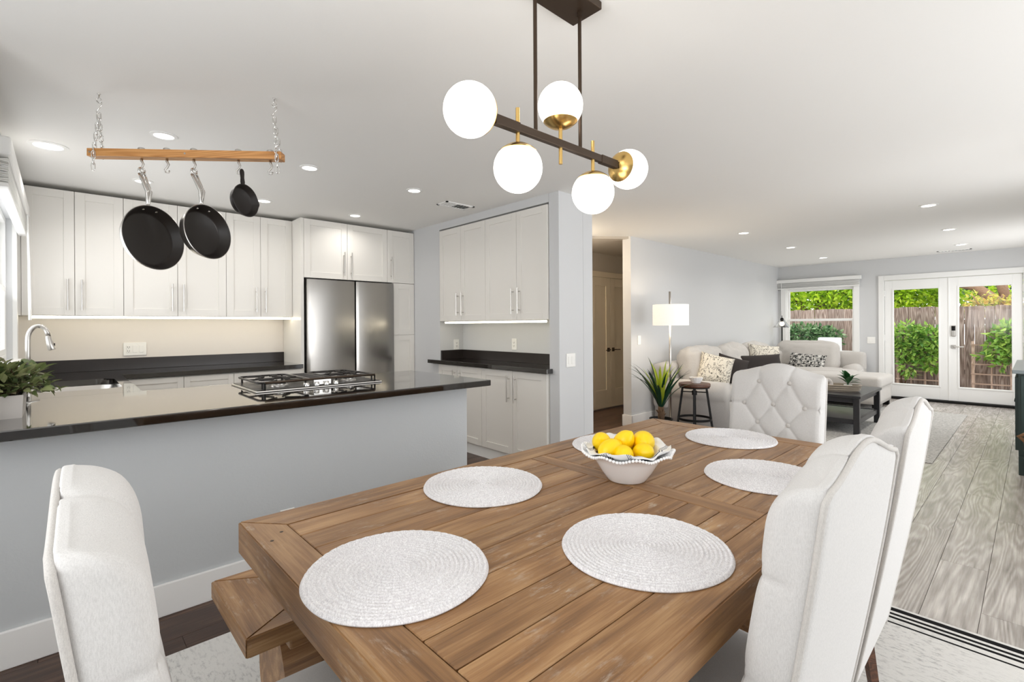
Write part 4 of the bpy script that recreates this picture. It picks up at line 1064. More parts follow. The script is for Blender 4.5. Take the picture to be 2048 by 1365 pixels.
# lemon bowl
BX_, BY_ = -0.965, 1.435
bo = thing('lemon_bowl', 'white ceramic bowl with a scalloped beaded rim on the table', 'bowl', (BX_, BY_, TZ + 0.001))
def scal(r, z, t_):
    k = max(0.0, (r - 0.115) / 0.04)
    return (r * (1 + 0.035 * k * math.cos(9 * t_)), z + 0.006 * k * math.cos(9 * t_ + 0.6))
obj('bowl_body', lathe(bmn(), [(0, 0), (0.062, 0), (0.066, 0.004), (0.085, 0.030), (0.108, 0.068), (0.118, 0.084), (0.132, 0.092), (0.152, 0.098), (0.152, 0.101), (0.131, 0.096), (0.114, 0.088), (0.103, 0.068), (0.08, 0.034), (0.055, 0.008), (0, 0.006)], 108, fn=scal), 'ceramic', bo, 60)
bm = bmn()
for k in range(96):
    a = 2 * PI * k / 96; r_, z_ = scal(0.154, 0.0995, a)
    bmesh.ops.create_uvsphere(bm, u_segments=8, v_segments=6, radius=0.0052, matrix=Matrix.Translation((r_ * math.cos(a), r_ * math.sin(a), z_)))
obj('beads', bm, 'ceramic', bo, True, kind='stuff')
# napkin lining the bowl
nk = bmn(); n = 36; grid = []; uvl = nk.loops.layers.uv.new('UVMap')
for i in range(n + 1):
    row = []
    for j in range(n + 1):
        u, v = i / n * 2 - 1, j / n * 2 - 1
        rr = max(abs(u), abs(v)); a = math.atan2(v, u); ca = math.hypot(u, v)
        rad = rr * (0.142 + 0.022 * (ca / max(rr, 1e-6) - 1))
        z = 0.012 + (0.011 if rr < 0.3 else 0) + 0.125 * max(0, rr - 0.15) ** 1.4 + 0.006 * math.sin(9 * a + 3 * rr) * rr
        if rr > 0.8: z += 0.012 * math.sin(5 * a + 1.0)
        if ca > 1.1 and u > 0 and v > 0: z += (ca - 1.1) * 0.07
        z = max(z, 0.013)
        if rad < 0.11: z = max(z, 0.016 + max(0, (rad - 0.05)) * 1.35)
        else: z = max(z, 0.104 + 0.006 * math.sin(7 * a))
        row.append(nk.verts.new((rad * math.cos(a), rad * math.sin(a), z)))
    grid.append(row)
for i in range(n):
    for j in range(n):
        f = nk.faces.new((grid[i][j], grid[i + 1][j], grid[i + 1][j + 1], grid[i][j + 1]))
        for lp, (p, q) in zip(f.loops, ((i, j), (i + 1, j), (i + 1, j + 1), (i, j + 1))): lp[uvl].uv = (p / n, q / n)
nko = obj('napkin', nk, 'napkin', None, True, loc=(BX_, BY_, TZ + 0.001))
md = nko.modifiers.new('thick', 'SOLIDIFY'); md.thickness = 0.0015
tag(nko, 'white napkin with dark stripes lining the lemon bowl', 'napkin')
# lemons
lp = []
for k in range(21):
    t_ = PI * k / 20; z = -math.cos(t_); r_ = math.sin(t_) ** 0.85 * 0.031
    zz = z * 0.040 + (0.006 * max(0, z - 0.88) / 0.12 if z > 0.88 else 0) - (0.003 * max(0, -z - 0.93) / 0.07 if z < -0.93 else 0)
    if abs(z) > 0.9: r_ = max(r_ * 0.8, 0.004) if 0 < k < 20 else 0
    lp.append((r_ if 0 < k < 20 else 0, zz))
lem = mesh_of('skin', lathe(bmn(), lp, 24), 'lemon', True)
tip = mesh_of('stem_tip', lathe(bmn(), [(0, 0.0025), (0.0025, 0.002), (0.003, 0)], 10), 'lemontip', True)
cr = Vector((0.680, 0.733, 0)); cf = Vector((-0.733, 0.680, 0))    # across and away as one looks at the bowl
for (a, d, z, tl, yaw, sc, lab) in [(-0.022, -0.050, 0.098, 88, 45, 0.98, 'lemon at the front centre of the bowl'), (-0.062, -0.022, 0.110, 70, 160, 1.0, 'lemon at the front left of the bowl'),
    (-0.078, 0.045, 0.118, 60, 30, 1.0, 'lemon at the back left of the bowl, leftmost'), (-0.004, 0.028, 0.124, 40, 100, 1.0, 'lemon on top in the middle of the pile'),
    (0.030, 0.085, 0.103, 85, 10, 0.95, 'lemon mostly hidden at the back of the pile'), (0.050, -0.030, 0.100, 75, 70, 0.95, 'lemon at the front right of the bowl behind the napkin fold'),
    (0.068, 0.035, 0.122, 82, 48, 1.12, 'large lemon lying at the right of the bowl')]:
    p = Vector((BX_, BY_, TZ)) + cr * a + cf * d + Vector((0, 0, z))
    t = thing('lemon', lab, 'lemon', p, 0, 'lemons in the bowl'); t.rotation_euler = (R(tl), 0, R(yaw)); t.scale = (sc * 1.08, sc * 1.08, sc * 1.08)
    obj('skin', lem, None, t); obj('stem_tip', tip, None, t, loc=(0, 0, -0.0435), rot=(PI, 0, 0))

# ------------------------------------------------------------------ tufted chairs
HW, HT, ZB, ZC = 0.235, 0.047, 0.27, 1.022
HZ = (ZC - ZB) / 2; ZM = (ZC + ZB) / 2
rows = [(0.945, (-0.078, 0.078)), (0.848, (-0.155, 0, 0.155)), (0.751, (-0.078, 0.078)), (0.654, (-0.155, 0, 0.155)), (0.557, (-0.078, 0.078))]
buttons = [(x, z) for z, xs in rows for x in xs]
segs = []
for (z0, xs0), (z1, xs1) in zip(rows, rows[1:]):
    for x0 in xs0:
        for x1 in xs1:
            if abs(abs(x0 - x1) - 0.077) < 0.01: segs.append((x0, z0, x1, z1))
for x in (-0.078, 0.078): segs.append((x, 0.945, x * 1.15, 1.08)); segs.append((x, 0.557, x, 0.40))
for z in (0.848, 0.654):
    for s in (-1, 1): segs.append((s * 0.155, z, s * 0.30, z + 0.004))
for z in (0.945, 0.751):
    for s in (-1, 1): segs.append((s * 0.078, z, s * 0.155, z - 0.097)) if 0 else None
def seg_d(x, z, s):
    ax, az, bx, bz = s; dx, dz = bx - ax, bz - az; L = dx * dx + dz * dz
    t_ = max(0, min(1, ((x - ax) * dx + (z - az) * dz) / L)); return math.hypot(x - ax - t_ * dx, z - az - t_ * dz)
def chair_deform(p, abc):
    x, y, z = p.x, p.y, p.z + ZM
    up = max(0.0, min(1.0, (z - 0.80) / 0.2)); up = up * up * (3 - 2 * up)
    zt = (p.z - (HZ - 0.085)) / 0.085
    if zt > 0: y = -HT + (y + HT) * (0.30 + 0.70 * math.sqrt(max(0.0, 1 - min(1, zt) ** 2)))
    zz = z + 0.052 * up * (0.5 + 0.5 * math.cos(PI * max(-1, min(1, x / HW)))) 
    yy = y + HT + 0.095 * (max(0.0, ZC - z) / 0.602) ** 1.2
    return Vector((x, yy, zz))
def tuft(p, abc):
    x, z = p.x, p.z + ZM
    q = Vector(p)
    wf = max(0.0, min(1.0, (abc[1] + 0.55) / 0.9)) if abs(abc[0]) > 0.999 or abs(abc[2]) > 0.999 else (1.0 if abc[1] > 0 else 0.0)
    if wf > 0:
        d = min(seg_d(x, z, s) for s in segs); db = min(math.hypot(x - bx, z - bz) for bx, bz in buttons)
        puff = 0.0075 * (1 - math.exp(-(d / 0.022) ** 1.2)) * min(1, db / 0.03)
        cr_ = -0.0035 * math.exp(-(d / 0.0045) ** 2) - 0.007 * math.exp(-(db / 0.014) ** 2)
        q.y += (puff + cr_ - 0.006) * (1.0 if abs(abc[0]) < 0.999 else 0.0)
        if abs(abc[0]) > 0.93:
            df = min(abs(z - zz_) for zz_ in (0.848, 0.654))
            q.x += math.copysign(1, abc[0]) * wf * (0.003 * (1 - math.exp(-(df / 0.03) ** 2)) - 0.005 * math.exp(-(df / 0.006) ** 2))
    zt = (p.z - (HZ - 0.085)) / 0.085
    if zt > 0:                                           # folds running over the rolled top
        q.z += min(1, zt * 2) * (0.003 * (1 - math.exp(-((abs(x) - 0.087) / 0.03) ** 2)) - 0.005 * math.exp(-((abs(x) - 0.087) / 0.0055) ** 2))
    return chair_deform(q, abc)
chair_back = mesh_of('backrest', rbox(HW, HT, HZ, 0.030, (84, 14, 104), tuft), 'linen', True)
pth = []
for k in range(31): pth.append(Vector((-HW + 0.004, -HT + 0.006, -HZ + (2 * HZ - 0.02) * k / 30)))
for k in range(1, 30): pth.append(Vector((-HW + 0.012 + (2 * HW - 0.024) * k / 30, -HT + 0.006, HZ - 0.006)))
for k in range(31): pth.append(Vector((HW - 0.004, -HT + 0.006, HZ - 0.02 - (2 * HZ - 0.02) * k / 30)))
chair_pipe = mesh_of('piping', tube(bmn(), [chair_deform(p, None) + Vector((0, -0.001, 0)) for p in pth], 0.0055, 8), 'piping', True)
def seat_fn(p, abc):
    k = (1 - abc[0] ** 4) * (1 - abc[1] ** 4)
    return Vector((p.x, p.y, p.z + (0.02 * k if abc[2] > 0 else 0)))
chair_seat = mesh_of('seat', rbox(0.228, 0.22, 0.045, 0.03, (24, 24, 8), seat_fn), 'linen', True)
chair_btn = mesh_of('button', lathe(bmn(), [(0, 0.0085), (0.007, 0.0075), (0.012, 0.0025), (0.0125, -0.003), (0, -0.004)], 14), 'piping', True)
def make_chair(label, loc, rz):
    t = thing('tufted_dining_chair', label, 'chair', loc, rz, 'tufted chairs around the dining table')
    obj('backrest', chair_back, None, t); obj('piping', chair_pipe, None, t)
    obj('seat', chair_seat, None, t, loc=(0, 0.33, 0.415))
    for x, z in buttons:
        if z < 0.53: continue
        p = tuft(Vector((x, HT, z - ZM)), (x / HW, 1.0, (z - ZM) / HZ)); e = chair_deform(Vector((x, HT, z - ZM + 0.01)), None) - chair_deform(Vector((x, HT, z - ZM - 0.01)), None)
        o = obj('button', chair_btn, None, t, loc=p + Vector((0, 0.004, 0))); o.rotation_euler = Vector((0, e.z, -e.y)).to_track_quat('Z', 'Y').to_euler()
    for sx in (-1, 1):
        for y, lean in ((0.20, -0.05), (0.51, 0.0)):
            obj('leg', tube(bmn(), [(sx * 0.20, y, 0.39), (sx * 0.205, y + lean, 0.0)], [0.024, 0.016], 4), 'stooltop', t)
    return t
make_chair('cream tufted chair at the near end of the table, by the peninsula', (-1.015, -0.006, 0.0075), R(-2.2))
make_chair('cream tufted chair nearest the camera on the right side of the table', (-0.215, 1.125, 0.0075), R(87.5))
make_chair('second cream tufted chair on the right side of the table', (-0.222, 1.83, 0.0075), R(90.5))
make_chair('cream tufted chair at the far end of the table facing the camera', (-0.985, 2.985, 0.0005), R(180))

# ------------------------------------------------------------------ chandelier
HX, HY0 = -1.09, 1.25
ch = thing('chandelier', 'bronze and gold linear chandelier with five lit white globes', 'chandelier', (HX, HY0, CEIL))
obj('canopy', B(-0.065, 0.065, -0.155, 0.140, -0.028, 0.0, 0.003), 'bronze', ch)
for y in (-0.128, 0.097):
    obj('rod', cyl(bmn(), (0, y, -0.512), (0, y, -0.028), 0.0065, 12), 'bronze', ch, 40)
    obj('rod_collar', cyl(bmn(), (0, y, -0.045), (0, y, -0.027), 0.010, 12), 'bronze', ch, 40)
obj('bar', B(-0.009, 0.009, -0.305, 0.312, -0.530, -0.504, 0.002), 'bronze', ch)
obj('bar_sleeve', B(-0.011, 0.011, -0.305, -0.205, -0.5315, -0.5025, 0.001), 'bronze', ch); obj('bar_sleeve', B(-0.011, 0.011, 0.212, 0.312, -0.5315, -0.5025, 0.001), 'bronze', ch)
GR = 0.076
cup_prof = [(0.0, -GR - 0.004)] + [((GR + 0.002) * math.sin(a), -(GR + 0.002) * math.cos(a)) for a in [R(6 * k) for k in range(1, 9)]] + [((GR - 0.001) * math.sin(R(48)), -(GR - 0.001) * math.cos(R(48)))]
sph = [(0, -GR)] + [(GR * math.sin(PI * k / 24), -GR * math.cos(PI * k / 24)) for k in range(1, 24)] + [(0, GR)]
glob_me = mesh_of('globe', lathe(bmn(), sph, 40), 'globe', True); cup_me = mesh_of('cup', lathe(bmn(), cup_prof, 32), 'gold', 40)
def globe(y, z, rx):
    g_ = obj('globe', glob_me, None, ch, loc=(0, y, z)); g_.rotation_euler = (rx, 0, 0)
    c_ = obj('cup', cup_me, None, g_)
globe(-0.395, -0.517, R(90)); globe(0.393, -0.517, R(-90))
globe(-0.208, -0.642, PI); globe(0.168, -0.650, PI); globe(-0.008, -0.388, 0)
for y, z0, z1 in ((-0.208, -0.565, -0.455), (0.168, -0.572, -0.462), (-0.008, -0.585, -0.464)):
    obj('stem', cyl(bmn(), (0, y, z0), (0, y, z1), 0.0065, 12), 'gold', ch, 40)
# ================================================================== LIVING ROOM
M['greyrug'] = fabric('grey_rug', srgb(196, 194, 190), srgb(140, 138, 135), 60, 0.5)
tag(obj('area_rug', B(-1.35, 1.35, -1.72, 1.72, 0, 0.008, 0.002), 'greyrug', loc=(-2.0, 7.6, 0.0005)), 'grey area rug under the coffee table', 'rug')

# ---- sectional sofa
def soft(hx, hy, hz, r, n, puff=(0, 0, 0), wr=0.0, seed=0):
    def fn(p, abc):
        a, b_, c = abc
        q = Vector(p)
        q.x += puff[0] * (1 - b_ * b_) * (1 - c * c) * (a if abs(a) > .99 else 0)
        q.y += puff[1] * (1 - a * a) * (1 - c * c) * (b_ if abs(b_) > .99 else 0)
        q.z += puff[2] * (1 - a * a) * (1 - b_ * b_) * (c if abs(c) > .99 else 0)
        if wr:
            v = noise.noise(Vector((q.x * 5 + seed, q.y * 5, q.z * 9))) + 0.6 * noise.noise(Vector((q.x * 13, q.y * 13 + seed, q.z * 16)))
            q += Vector((wr * v * 0.6, wr * v * 0.6, wr * v))
        return q
    return rbox(hx, hy, hz, r, n, fn)
sf = thing('sectional_sofa', 'light grey L-shaped sectional sofa with chaise along the living room wall', 'sofa', (0, 0, 0.0))
def part(nm, bm, loc, rot=(0, 0, 0), mat='sofa', parent=sf): return obj(nm, bm, mat, parent, True, loc=loc, rot=rot)
part('base', rbox(0.46, 2.05, 0.15, 0.02, (6, 12, 4)), (-2.99, 7.93, 0.20))
part('base', rbox(0.68, 0.46, 0.15, 0.02, (12, 6, 4)), (-2.70, 9.98, 0.20))
part('chaise_base', rbox(0.55, 0.46, 0.13, 0.02, (10, 8, 4)), (-2.12, 9.32, 0.21))
part('back_frame', rbox(0.12, 2.2, 0.30, 0.06, (6, 20, 10)), (-3.345, 7.94, 0.50))
part('back_frame', rbox(0.70, 0.12, 0.30, 0.06, (20, 6, 10)), (-2.72, 10.33, 0.50))
# near arm (rolled)
def rolled_arm(hl, h=0.60, rr=0.125):
    """runs along local X, front at +X"""
    poly = []
    for k in range(25):
        a = R(-60 + 300 * k / 24); poly.append((rr * math.cos(a), h - rr + rr * math.sin(a)))
    poly = [(0.085, 0.05)] + poly + [(-0.085, 0.05)]
    bm = bmn(); prism(bm, poly, 'x', -hl, hl); return bm
part('arm', rolled_arm(0.46), (-2.97, 5.84, 0.0))
part('arm', rolled_arm(0.30), (-2.14, 10.08, 0.0), (0, 0, R(-90)))
for y, sd in ((6.46, 1), (7.38, 2), (8.30, 3)):
    part('seat_cushion', soft(0.36, 0.455, 0.085, 0.05, (20, 24, 8), (0.01, 0, 0.03), 0.004, sd), (-2.87, y, 0.43))
    part('back_cushion', soft(0.13, 0.455, 0.26, 0.09, (12, 30, 24), (0.07, 0.02, 0.05), 0.024, sd), (-3.10, y - 0.02, 0.705), (0, R(-13), R(random.uniform(-3, 3))))
part('seat_cushion', soft(0.62, 0.40, 0.085, 0.05, (24, 20, 8), (0, 0, 0.03), 0.004, 5), (-2.62, 9.75, 0.43))
part('back_cushion', soft(0.50, 0.13, 0.265, 0.09, (34, 12, 24), (0.02, 0.07, 0.05), 0.022, 7), (-2.86, 10.07, 0.69), (R(-12), 0, 0))
part('chaise_cushion', soft(0.57, 0.48, 0.085, 0.05, (24, 20, 8), (0.01, 0.01, 0.02), 0.003, 9), (-2.12, 9.32, 0.41))
for x, y in ((-1.63, 8.94), (-1.63, 9.70), (-2.6, 8.94), (-2.60, 5.80), (-3.36, 5.80)):
    obj('foot', B(x - 0.04, x + 0.04, y - 0.04, y + 0.04, 0.0, 0.09, 0.004), 'black', sf)

def pillow(name, label, hx, hz, th, mat, loc, rot, group='throw pillows on the sofa'):
    def fn(p, abc):
        a, b_, c = abc; k = (1 - a ** 4) * (1 - c ** 4)
        s = 1 + 0.05 * (abs(a * c)) ** 2
        return Vector((a * hx * (1 - 0.05 * (1 - c * c)) * s if 0 else a * hx * (1 - 0.06 * (1 - abs(c) ** 3 if abs(a) > 0.5 else 0)), b_ * th * (0.12 + 0.88 * max(0, k) ** 0.6), c * hz * (1 - 0.06 * (1 - abs(a) ** 3 if abs(c) > 0.5 else 0))))
    o = obj(name, rbox(hx, th, hz, 0.001, (22, 6, 18), fn), mat, None, True, loc=loc, rot=rot)
    return tag(o, label, 'pillow', group)
pillow('throw_pillow', 'cream pillow with a dark floral print leaning in the near corner of the sofa', 0.205, 0.205, 0.095, 'printpillow', (-2.80, 6.16, 0.715), (R(-24), R(14), R(30)))
pillow('throw_pillow', 'dark brown velvet pillow leaning against the floral pillow', 0.19, 0.19, 0.085, 'darkpillow', (-2.70, 6.42, 0.70), (R(-26), R(16), R(34)))
pillow('throw_pillow', 'dark brown lumbar pillow lying across the sofa corner', 0.33, 0.155, 0.075, 'darkpillow', (-2.74, 7.50, 0.70), (R(-20), R(-2), R(50)))
pillow('throw_pillow', 'cream floral pillow behind the dark lumbar pillow', 0.25, 0.235, 0.08, 'printpillow', (-2.84, 7.98, 0.755), (R(-22), R(6), R(50)))
pillow('throw_pillow', 'black and white crosshatch lumbar pillow on the far sofa section', 0.29, 0.135, 0.07, 'crosspillow', (-2.77, 9.74, 0.635), (R(-22), R(4), R(4)))

# ---- floor lamp by the wall
fl_ = thing('floor_lamp', 'floor lamp with a lit white drum shade on a slim steel pole', 'floor lamp', (-3.01, 5.41, 0.0))
obj('base', lathe(bmn(), [(0, 0), (0.115, 0), (0.115, 0.012), (0.105, 0.016), (0.02, 0.018), (0, 0.018)], 32), 'nickel', fl_, 40)
obj('pole', cyl(bmn(), (0, 0, 0.015), (0, 0, 1.70), 0.013, 16), 'nickel', fl_, True)
obj('lamp_shade', lathe(bmn(), [(0.208, -0.125), (0.208, 0.125), (0.205, 0.125), (0.205, -0.125)], 48, True, loc=(0.02, -0.02, 1.415)), 'shade', fl_, 40)
obj('shade_arm', cyl(bmn(), (0, 0, 1.50), (0.04, -0.04, 1.50), 0.006, 8), 'nickel', fl_)
d = bpy.data.lights.new('lamp_bulb', 'POINT'); d.energy = 4.5; d.color = (1.0, 0.82, 0.6); d.shadow_soft_size = 0.04
o = bpy.data.objects.new('lamp_bulb', d); C.objects.link(o); o.parent = fl_; o.location = (0.04, -0.06, 1.415)

# ---- spiky plant
yp = thing('yucca_plant', 'spiky dark green yucca plant with yellow green centre leaves in a black pot', 'potted plant', (-2.90, 5.00, 0.0))
obj('pot', lathe(bmn(), [(0, 0), (0.10, 0), (0.125, 0.22), (0.13, 0.235), (0.118, 0.235), (0.112, 0.21), (0, 0.20)], 28), 'black', yp, 40)
obj('trunk', tube(bmn(), [(0, 0, 0.20), (0.005, 0, 0.29), (0.0, 0.0, 0.37)], [0.035, 0.04, 0.03], 10), 'trunk', yp, True)
rs = random.Random(11)
def blade(name, ln, el0, el1, wd, mat, yaw):
    bm = bmn(); prev = None; p = Vector((0.012, 0, 0.335)); n = 9
    for k in range(n + 1):
        f = k / n; el = el0 + (el1 - el0) * f ** 1.6; w_ = wd * (0.55 + 0.9 * f if f < 0.4 else 0.91 * (1 - (f - 0.4) / 0.6) ** 0.8 + 0.02)
        nrm = Vector((-math.sin(el), 0, math.cos(el)))
        r_ = [bm.verts.new(p + Vector((0, -w_ / 2, 0)) + nrm * 0.2 * w_), bm.verts.new(p), bm.verts.new(p + Vector((0, w_ / 2, 0)) + nrm * 0.2 * w_)]
        if prev:
            for i in range(2): bm.faces.new((prev[i], prev[i + 1], r_[i + 1], r_[i]))
        prev = r_; p = p + Vector((math.cos(el), 0, math.sin(el))) * ln / n
    obj(name, bm, mat, yp, True, rot=(0, 0, yaw))
for k in range(26):
    f = k / 25; lay = k % 3
    blade('leaf', rs.uniform(0.52, 0.64), R(rs.uniform(58, 72)) if lay else R(rs.uniform(70, 80)), R(rs.uniform(-22, 15)) if lay == 1 else R(rs.uniform(20, 50)), rs.uniform(0.036, 0.048), 'yuccadark', k * 2.399)
for k in range(14): blade('leaf', rs.uniform(0.46, 0.58), R(rs.uniform(72, 88)), R(rs.uniform(40, 72)), rs.uniform(0.042, 0.054), 'yuccalight', k * 2.399 + 0.4)
for k in range(10):
    a = k * 0.63; tube_b = tube(bmn(), [(0.03 * math.cos(a), 0.03 * math.sin(a), 0.26 + 0.006 * k), (0.06 * math.cos(a), 0.06 * math.sin(a), 0.295 + 0.006 * k)], [0.006, 0.002], 5); obj('leaf_stub', tube_b, 'trunk', yp)

# ---- bar stool and ribbed bowl
st_ = thing('round_stool', 'black metal screw stool with a round dark wood seat beside the sofa', 'stool', (-2.70, 5.40, 0.0))
obj('seat', lathe(bmn(), [(0, 0.575), (0.16, 0.575), (0.172, 0.58), (0.175, 0.59), (0.175, 0.612), (0.17, 0.618), (0, 0.618)], 40), 'stooltop', st_, 40)
obj('seat_band', lathe(bmn(), [(0.10, 0.565), (0.165, 0.565), (0.165, 0.576), (0.10, 0.576)], 32, True), 'black', st_, 40)
for k in range(4):
    a = R(25 + 90 * k); c_, s_ = math.cos(a), math.sin(a)
    bm = tube(bmn(), [(0.13 * c_, 0.13 * s_, 0.565), (0.165 * c_, 0.165 * s_, 0.3), (0.205 * c_, 0.205 * s_, 0.0)], 0.014, 4); obj('leg', bm, 'black', st_)
obj('foot_ring', lathe(bmn(), [(0.178, 0.195), (0.19, 0.195), (0.19, 0.22), (0.178, 0.22)], 40, True), 'black', st_, 40)
obj('screw', cyl(bmn(), (0, 0, 0.36), (0, 0, 0.57), 0.012, 12), 'black', st_, True)
obj('screw_hub', cyl(bmn(), (0, 0, 0.48), (0, 0, 0.53), 0.028, 12), 'black', st_)
obj('brace', box(box(bmn(), -0.15, 0.15, -0.012, 0.012, 0.51, 0.52), -0.012, 0.012, -0.15, 0.15, 0.505, 0.515), 'black', st_, rot=(0, 0, R(25)))
rb = thing('ribbed_bowl', 'small white ribbed bowl on the round stool', 'bowl', (-2.69, 5.42, 0.6185))
obj('bowl_body', lathe(bmn(), [(0, 0), (0.045, 0), (0.072, 0.05), (0.078, 0.065), (0.073, 0.065), (0.066, 0.05), (0.04, 0.008), (0, 0.008)], 72, fn=lambda r, z, t_: (r * (1 + (0.035 * math.cos(18 * t_) if r > 0.03 else 0)), z)), 'ceramic', rb, 50)
obj('filling', lathe(bmn(), [(0, 0.072), (0.03, 0.07), (0.06, 0.058), (0, 0.05)], 20), 'plantpot', rb, True)

# ---- coffee table
ct = thing('coffee_table', 'black two-tier coffee table in front of the sofa', 'coffee table', (-1.93, 7.26, 0.009), 0)
obj('tabletop', B(-0.57, 0.57, -0.57, 0.57, 0.425, 0.455, 0.003), 'blacktable', ct)
bm = bmn(); box(bm, -0.52, 0.52, -0.53, -0.51, 0.365, 0.425); box(bm, -0.52, 0.52, 0.51, 0.53, 0.365, 0.425); obj('apron', bm, 'blacktable', ct)
bm = bmn(); box(bm, -0.53, -0.51, -0.52, 0.52, 0.365, 0.425); box(bm, 0.51, 0.53, -0.52, 0.52, 0.365, 0.425); obj('apron', bm, 'blacktable', ct)
for sx in (-1, 1):
    for sy in (-1, 1): obj('leg', B(sx * 0.525 - 0.03, sx * 0.525 + 0.03, sy * 0.525 - 0.03, sy * 0.525 + 0.03, 0.0, 0.425, 0.003), 'blacktable', ct)
obj('shelf', B(-0.50, 0.50, -0.50, 0.50, 0.15, 0.168), 'shelfgrey', ct)
bm = bmn(); box(bm, -0.50, 0.50, -0.535, -0.50, 0.12, 0.175); box(bm, -0.50, 0.50, 0.50, 0.535, 0.12, 0.175); box(bm, -0.535, -0.50, -0.5, 0.5, 0.12, 0.175); box(bm, 0.50, 0.535, -0.5, 0.5, 0.12, 0.175); obj('shelf_rail', bm, 'blacktable', ct)
# tray with chain decor and plant
ty = thing('oval_tray', 'oval whitewashed woven tray on the coffee table', 'tray', (-1.71, 7.10, 0.4645), R(12))
def oval(r, z, t_): return (r / math.sqrt(math.cos(t_) ** 2 + (math.sin(t_) / 0.5) ** 2), z)
obj('tray_wall', lathe(bmn(), [(0.245, 0.0), (0.265, 0.075), (0.255, 0.08), (0.235, 0.006)], 48, True, fn=oval), 'traywood', ty, 50)
obj('tray_floor', lathe(bmn(), [(0, 0.0), (0.245, 0.0), (0.243, 0.008), (0, 0.008)], 48, fn=oval), 'traywood', ty)
for z in (0.022, 0.048, 0.074):
    r_ = 0.25 + 0.02 * z / 0.075
    obj('woven_band', tube(bmn(), [((oval(r_ + 0.003, z, a)[0]) * math.cos(a), (oval(r_ + 0.003, z, a)[0]) * math.sin(a), z) for a in [2 * PI * k / 48 for k in range(48)]], 0.008, 6, closed=True), 'traywood', ty, True)
cd = thing('wooden_link_decor', 'whitewashed wooden ring chain decoration in the tray', 'ornament', (-1.80, 7.05, 0.4725), R(20))
for k, (x, y, z, rx, rz) in enumerate(((-0.05, -0.015, 0.072, 78, 10), (0.03, 0.02, 0.072, 80, 40), (-0.10, 0.03, 0.068, 70, -30))):
    bm = lathe(bmn(), [(0.045 + 0.027 * math.cos(a), 0.02 * math.sin(a)) for a in [2 * PI * j / 14 for j in range(14)]], 30, True); obj('wooden_ring', bm, 'plantpot', cd, True, loc=(x, y, z), rot=(R(rx), 0, R(rz)))
sp_ = thing('tray_plant', 'small green leafy plant in a white pot standing in the tray', 'potted plant', (-1.575, 7.115, 0.4725))
obj('pot', lathe(bmn(), [(0, 0), (0.036, 0), (0.046, 0.075), (0.04, 0.075), (0.036, 0.06), (0, 0.06)], 20), 'ceramic', sp_, 40)
lf_ = leaf_mesh('leaf', 0.13, 0.062, 'smallplant', 0.3, 0.3)
rs = random.Random(5)
for k in range(16):
    a = k * 2.399; el = R(rs.uniform(15, 75)); h_ = rs.uniform(0.08, 0.15)
    o = obj('leaf', lf_, None, sp_, loc=(0.012 * math.cos(a), 0.012 * math.sin(a), h_)); dr = Vector((math.cos(a) * math.cos(el), math.sin(a) * math.cos(el), math.sin(el))); o.rotation_euler = dr.to_track_quat('Y', 'Z').to_euler()
obj('stems', tube(bmn(), [(0, 0, 0.055), (0, 0, 0.15)], [0.012, 0.006], 6), 'smallplant', sp_)

# ---- second lamp in the corner
gl = thing('glass_floor_lamp', 'dark metal floor lamp with a clear glass cone shade in the corner behind the sofa', 'floor lamp', (-3.31, 10.16, 0))
obj('pole', cyl(bmn(), (0, 0, 0.0), (0, 0, 1.27), 0.011, 12), 'black', gl, True)
obj('base', lathe(bmn(), [(0, 0), (0.11, 0), (0.11, 0.015), (0.02, 0.02), (0, 0.02)], 24), 'black', gl, 40)
obj('cap', lathe(bmn(), [(0, 1.46), (0.006, 1.46), (0.006, 1.42), (0.02, 1.415), (0.03, 1.40), (0.03, 1.36), (0, 1.36)], 20), 'black', gl, 40)
obj('glass_shade', lathe(bmn(), [(0.035, 1.385), (0.05, 1.37), (0.10, 1.29), (0.15, 1.24), (0.165, 1.23)], 40), 'lampglass', gl, True)
obj('bulb', lathe(bmn(), [(0, 1.26)] + [(0.042 * math.sin(PI * k / 12), 1.302 - 0.042 * math.cos(PI * k / 12)) for k in range(1, 12)] + [(0, 1.344)], 20), 'bulb', gl, True)
obj('stem', cyl(bmn(), (0, 0, 1.34), (0, 0, 1.37), 0.014, 10), 'black', gl)

# ---- dark green cabinet and basket at the right
gc = thing('green_cabinet', 'dark green cabinet with a grey top against the right wall', 'cabinet', (0, 0, 0))
obj('top', B(-0.135, 0.449, 5.93, 7.60, 0.865, 0.895, 0.004), 'greentop', gc)
obj('body', B(-0.10, 0.448, 5.97, 7.56, 0.16, 0.865, 0.003), 'green', gc)
for y0, y1 in ((6.02, 6.76), (6.77, 7.51)):
    d = obj('door', shaker_x(0, y0, y1, 0.20, 0.83), 'green', gc)
    for v in d.data.vertices: v.co.x = -0.10 - v.co.x - 0.02 + 0.0
    d.data.flip_normals()
    obj('knob', lathe(bmn(), [(0, 0.02), (0.012, 0.018), (0.014, 0.008), (0.006, 0)], 14, loc=(0, 0, 0)), 'black', d, True, loc=(-0.12, (y1 - 0.05) if y0 < 6.5 else (y0 + 0.05), 0.55), rot=(0, R(-90), 0))
bm = bmn(); box(bm, -0.102, -0.098, 5.966, 5.97, 0.2, 0.86)
for x in (-0.07, 0.41):
    for y in (6.0, 7.53): obj('leg', B(x - 0.03, x + 0.03, y - 0.03, y + 0.03, 0, 0.16, 0.003), 'green', gc)
for k in range(4): obj('side_board', B(-0.085 + k * 0.13, 0.04 + k * 0.13, 5.958, 5.97, 0.18, 0.85, 0.003), 'green', gc)
bk = thing('wicker_basket', 'brown wicker basket with a twig handle on the floor before the green cabinet', 'basket', (0.12, 5.55, 0))
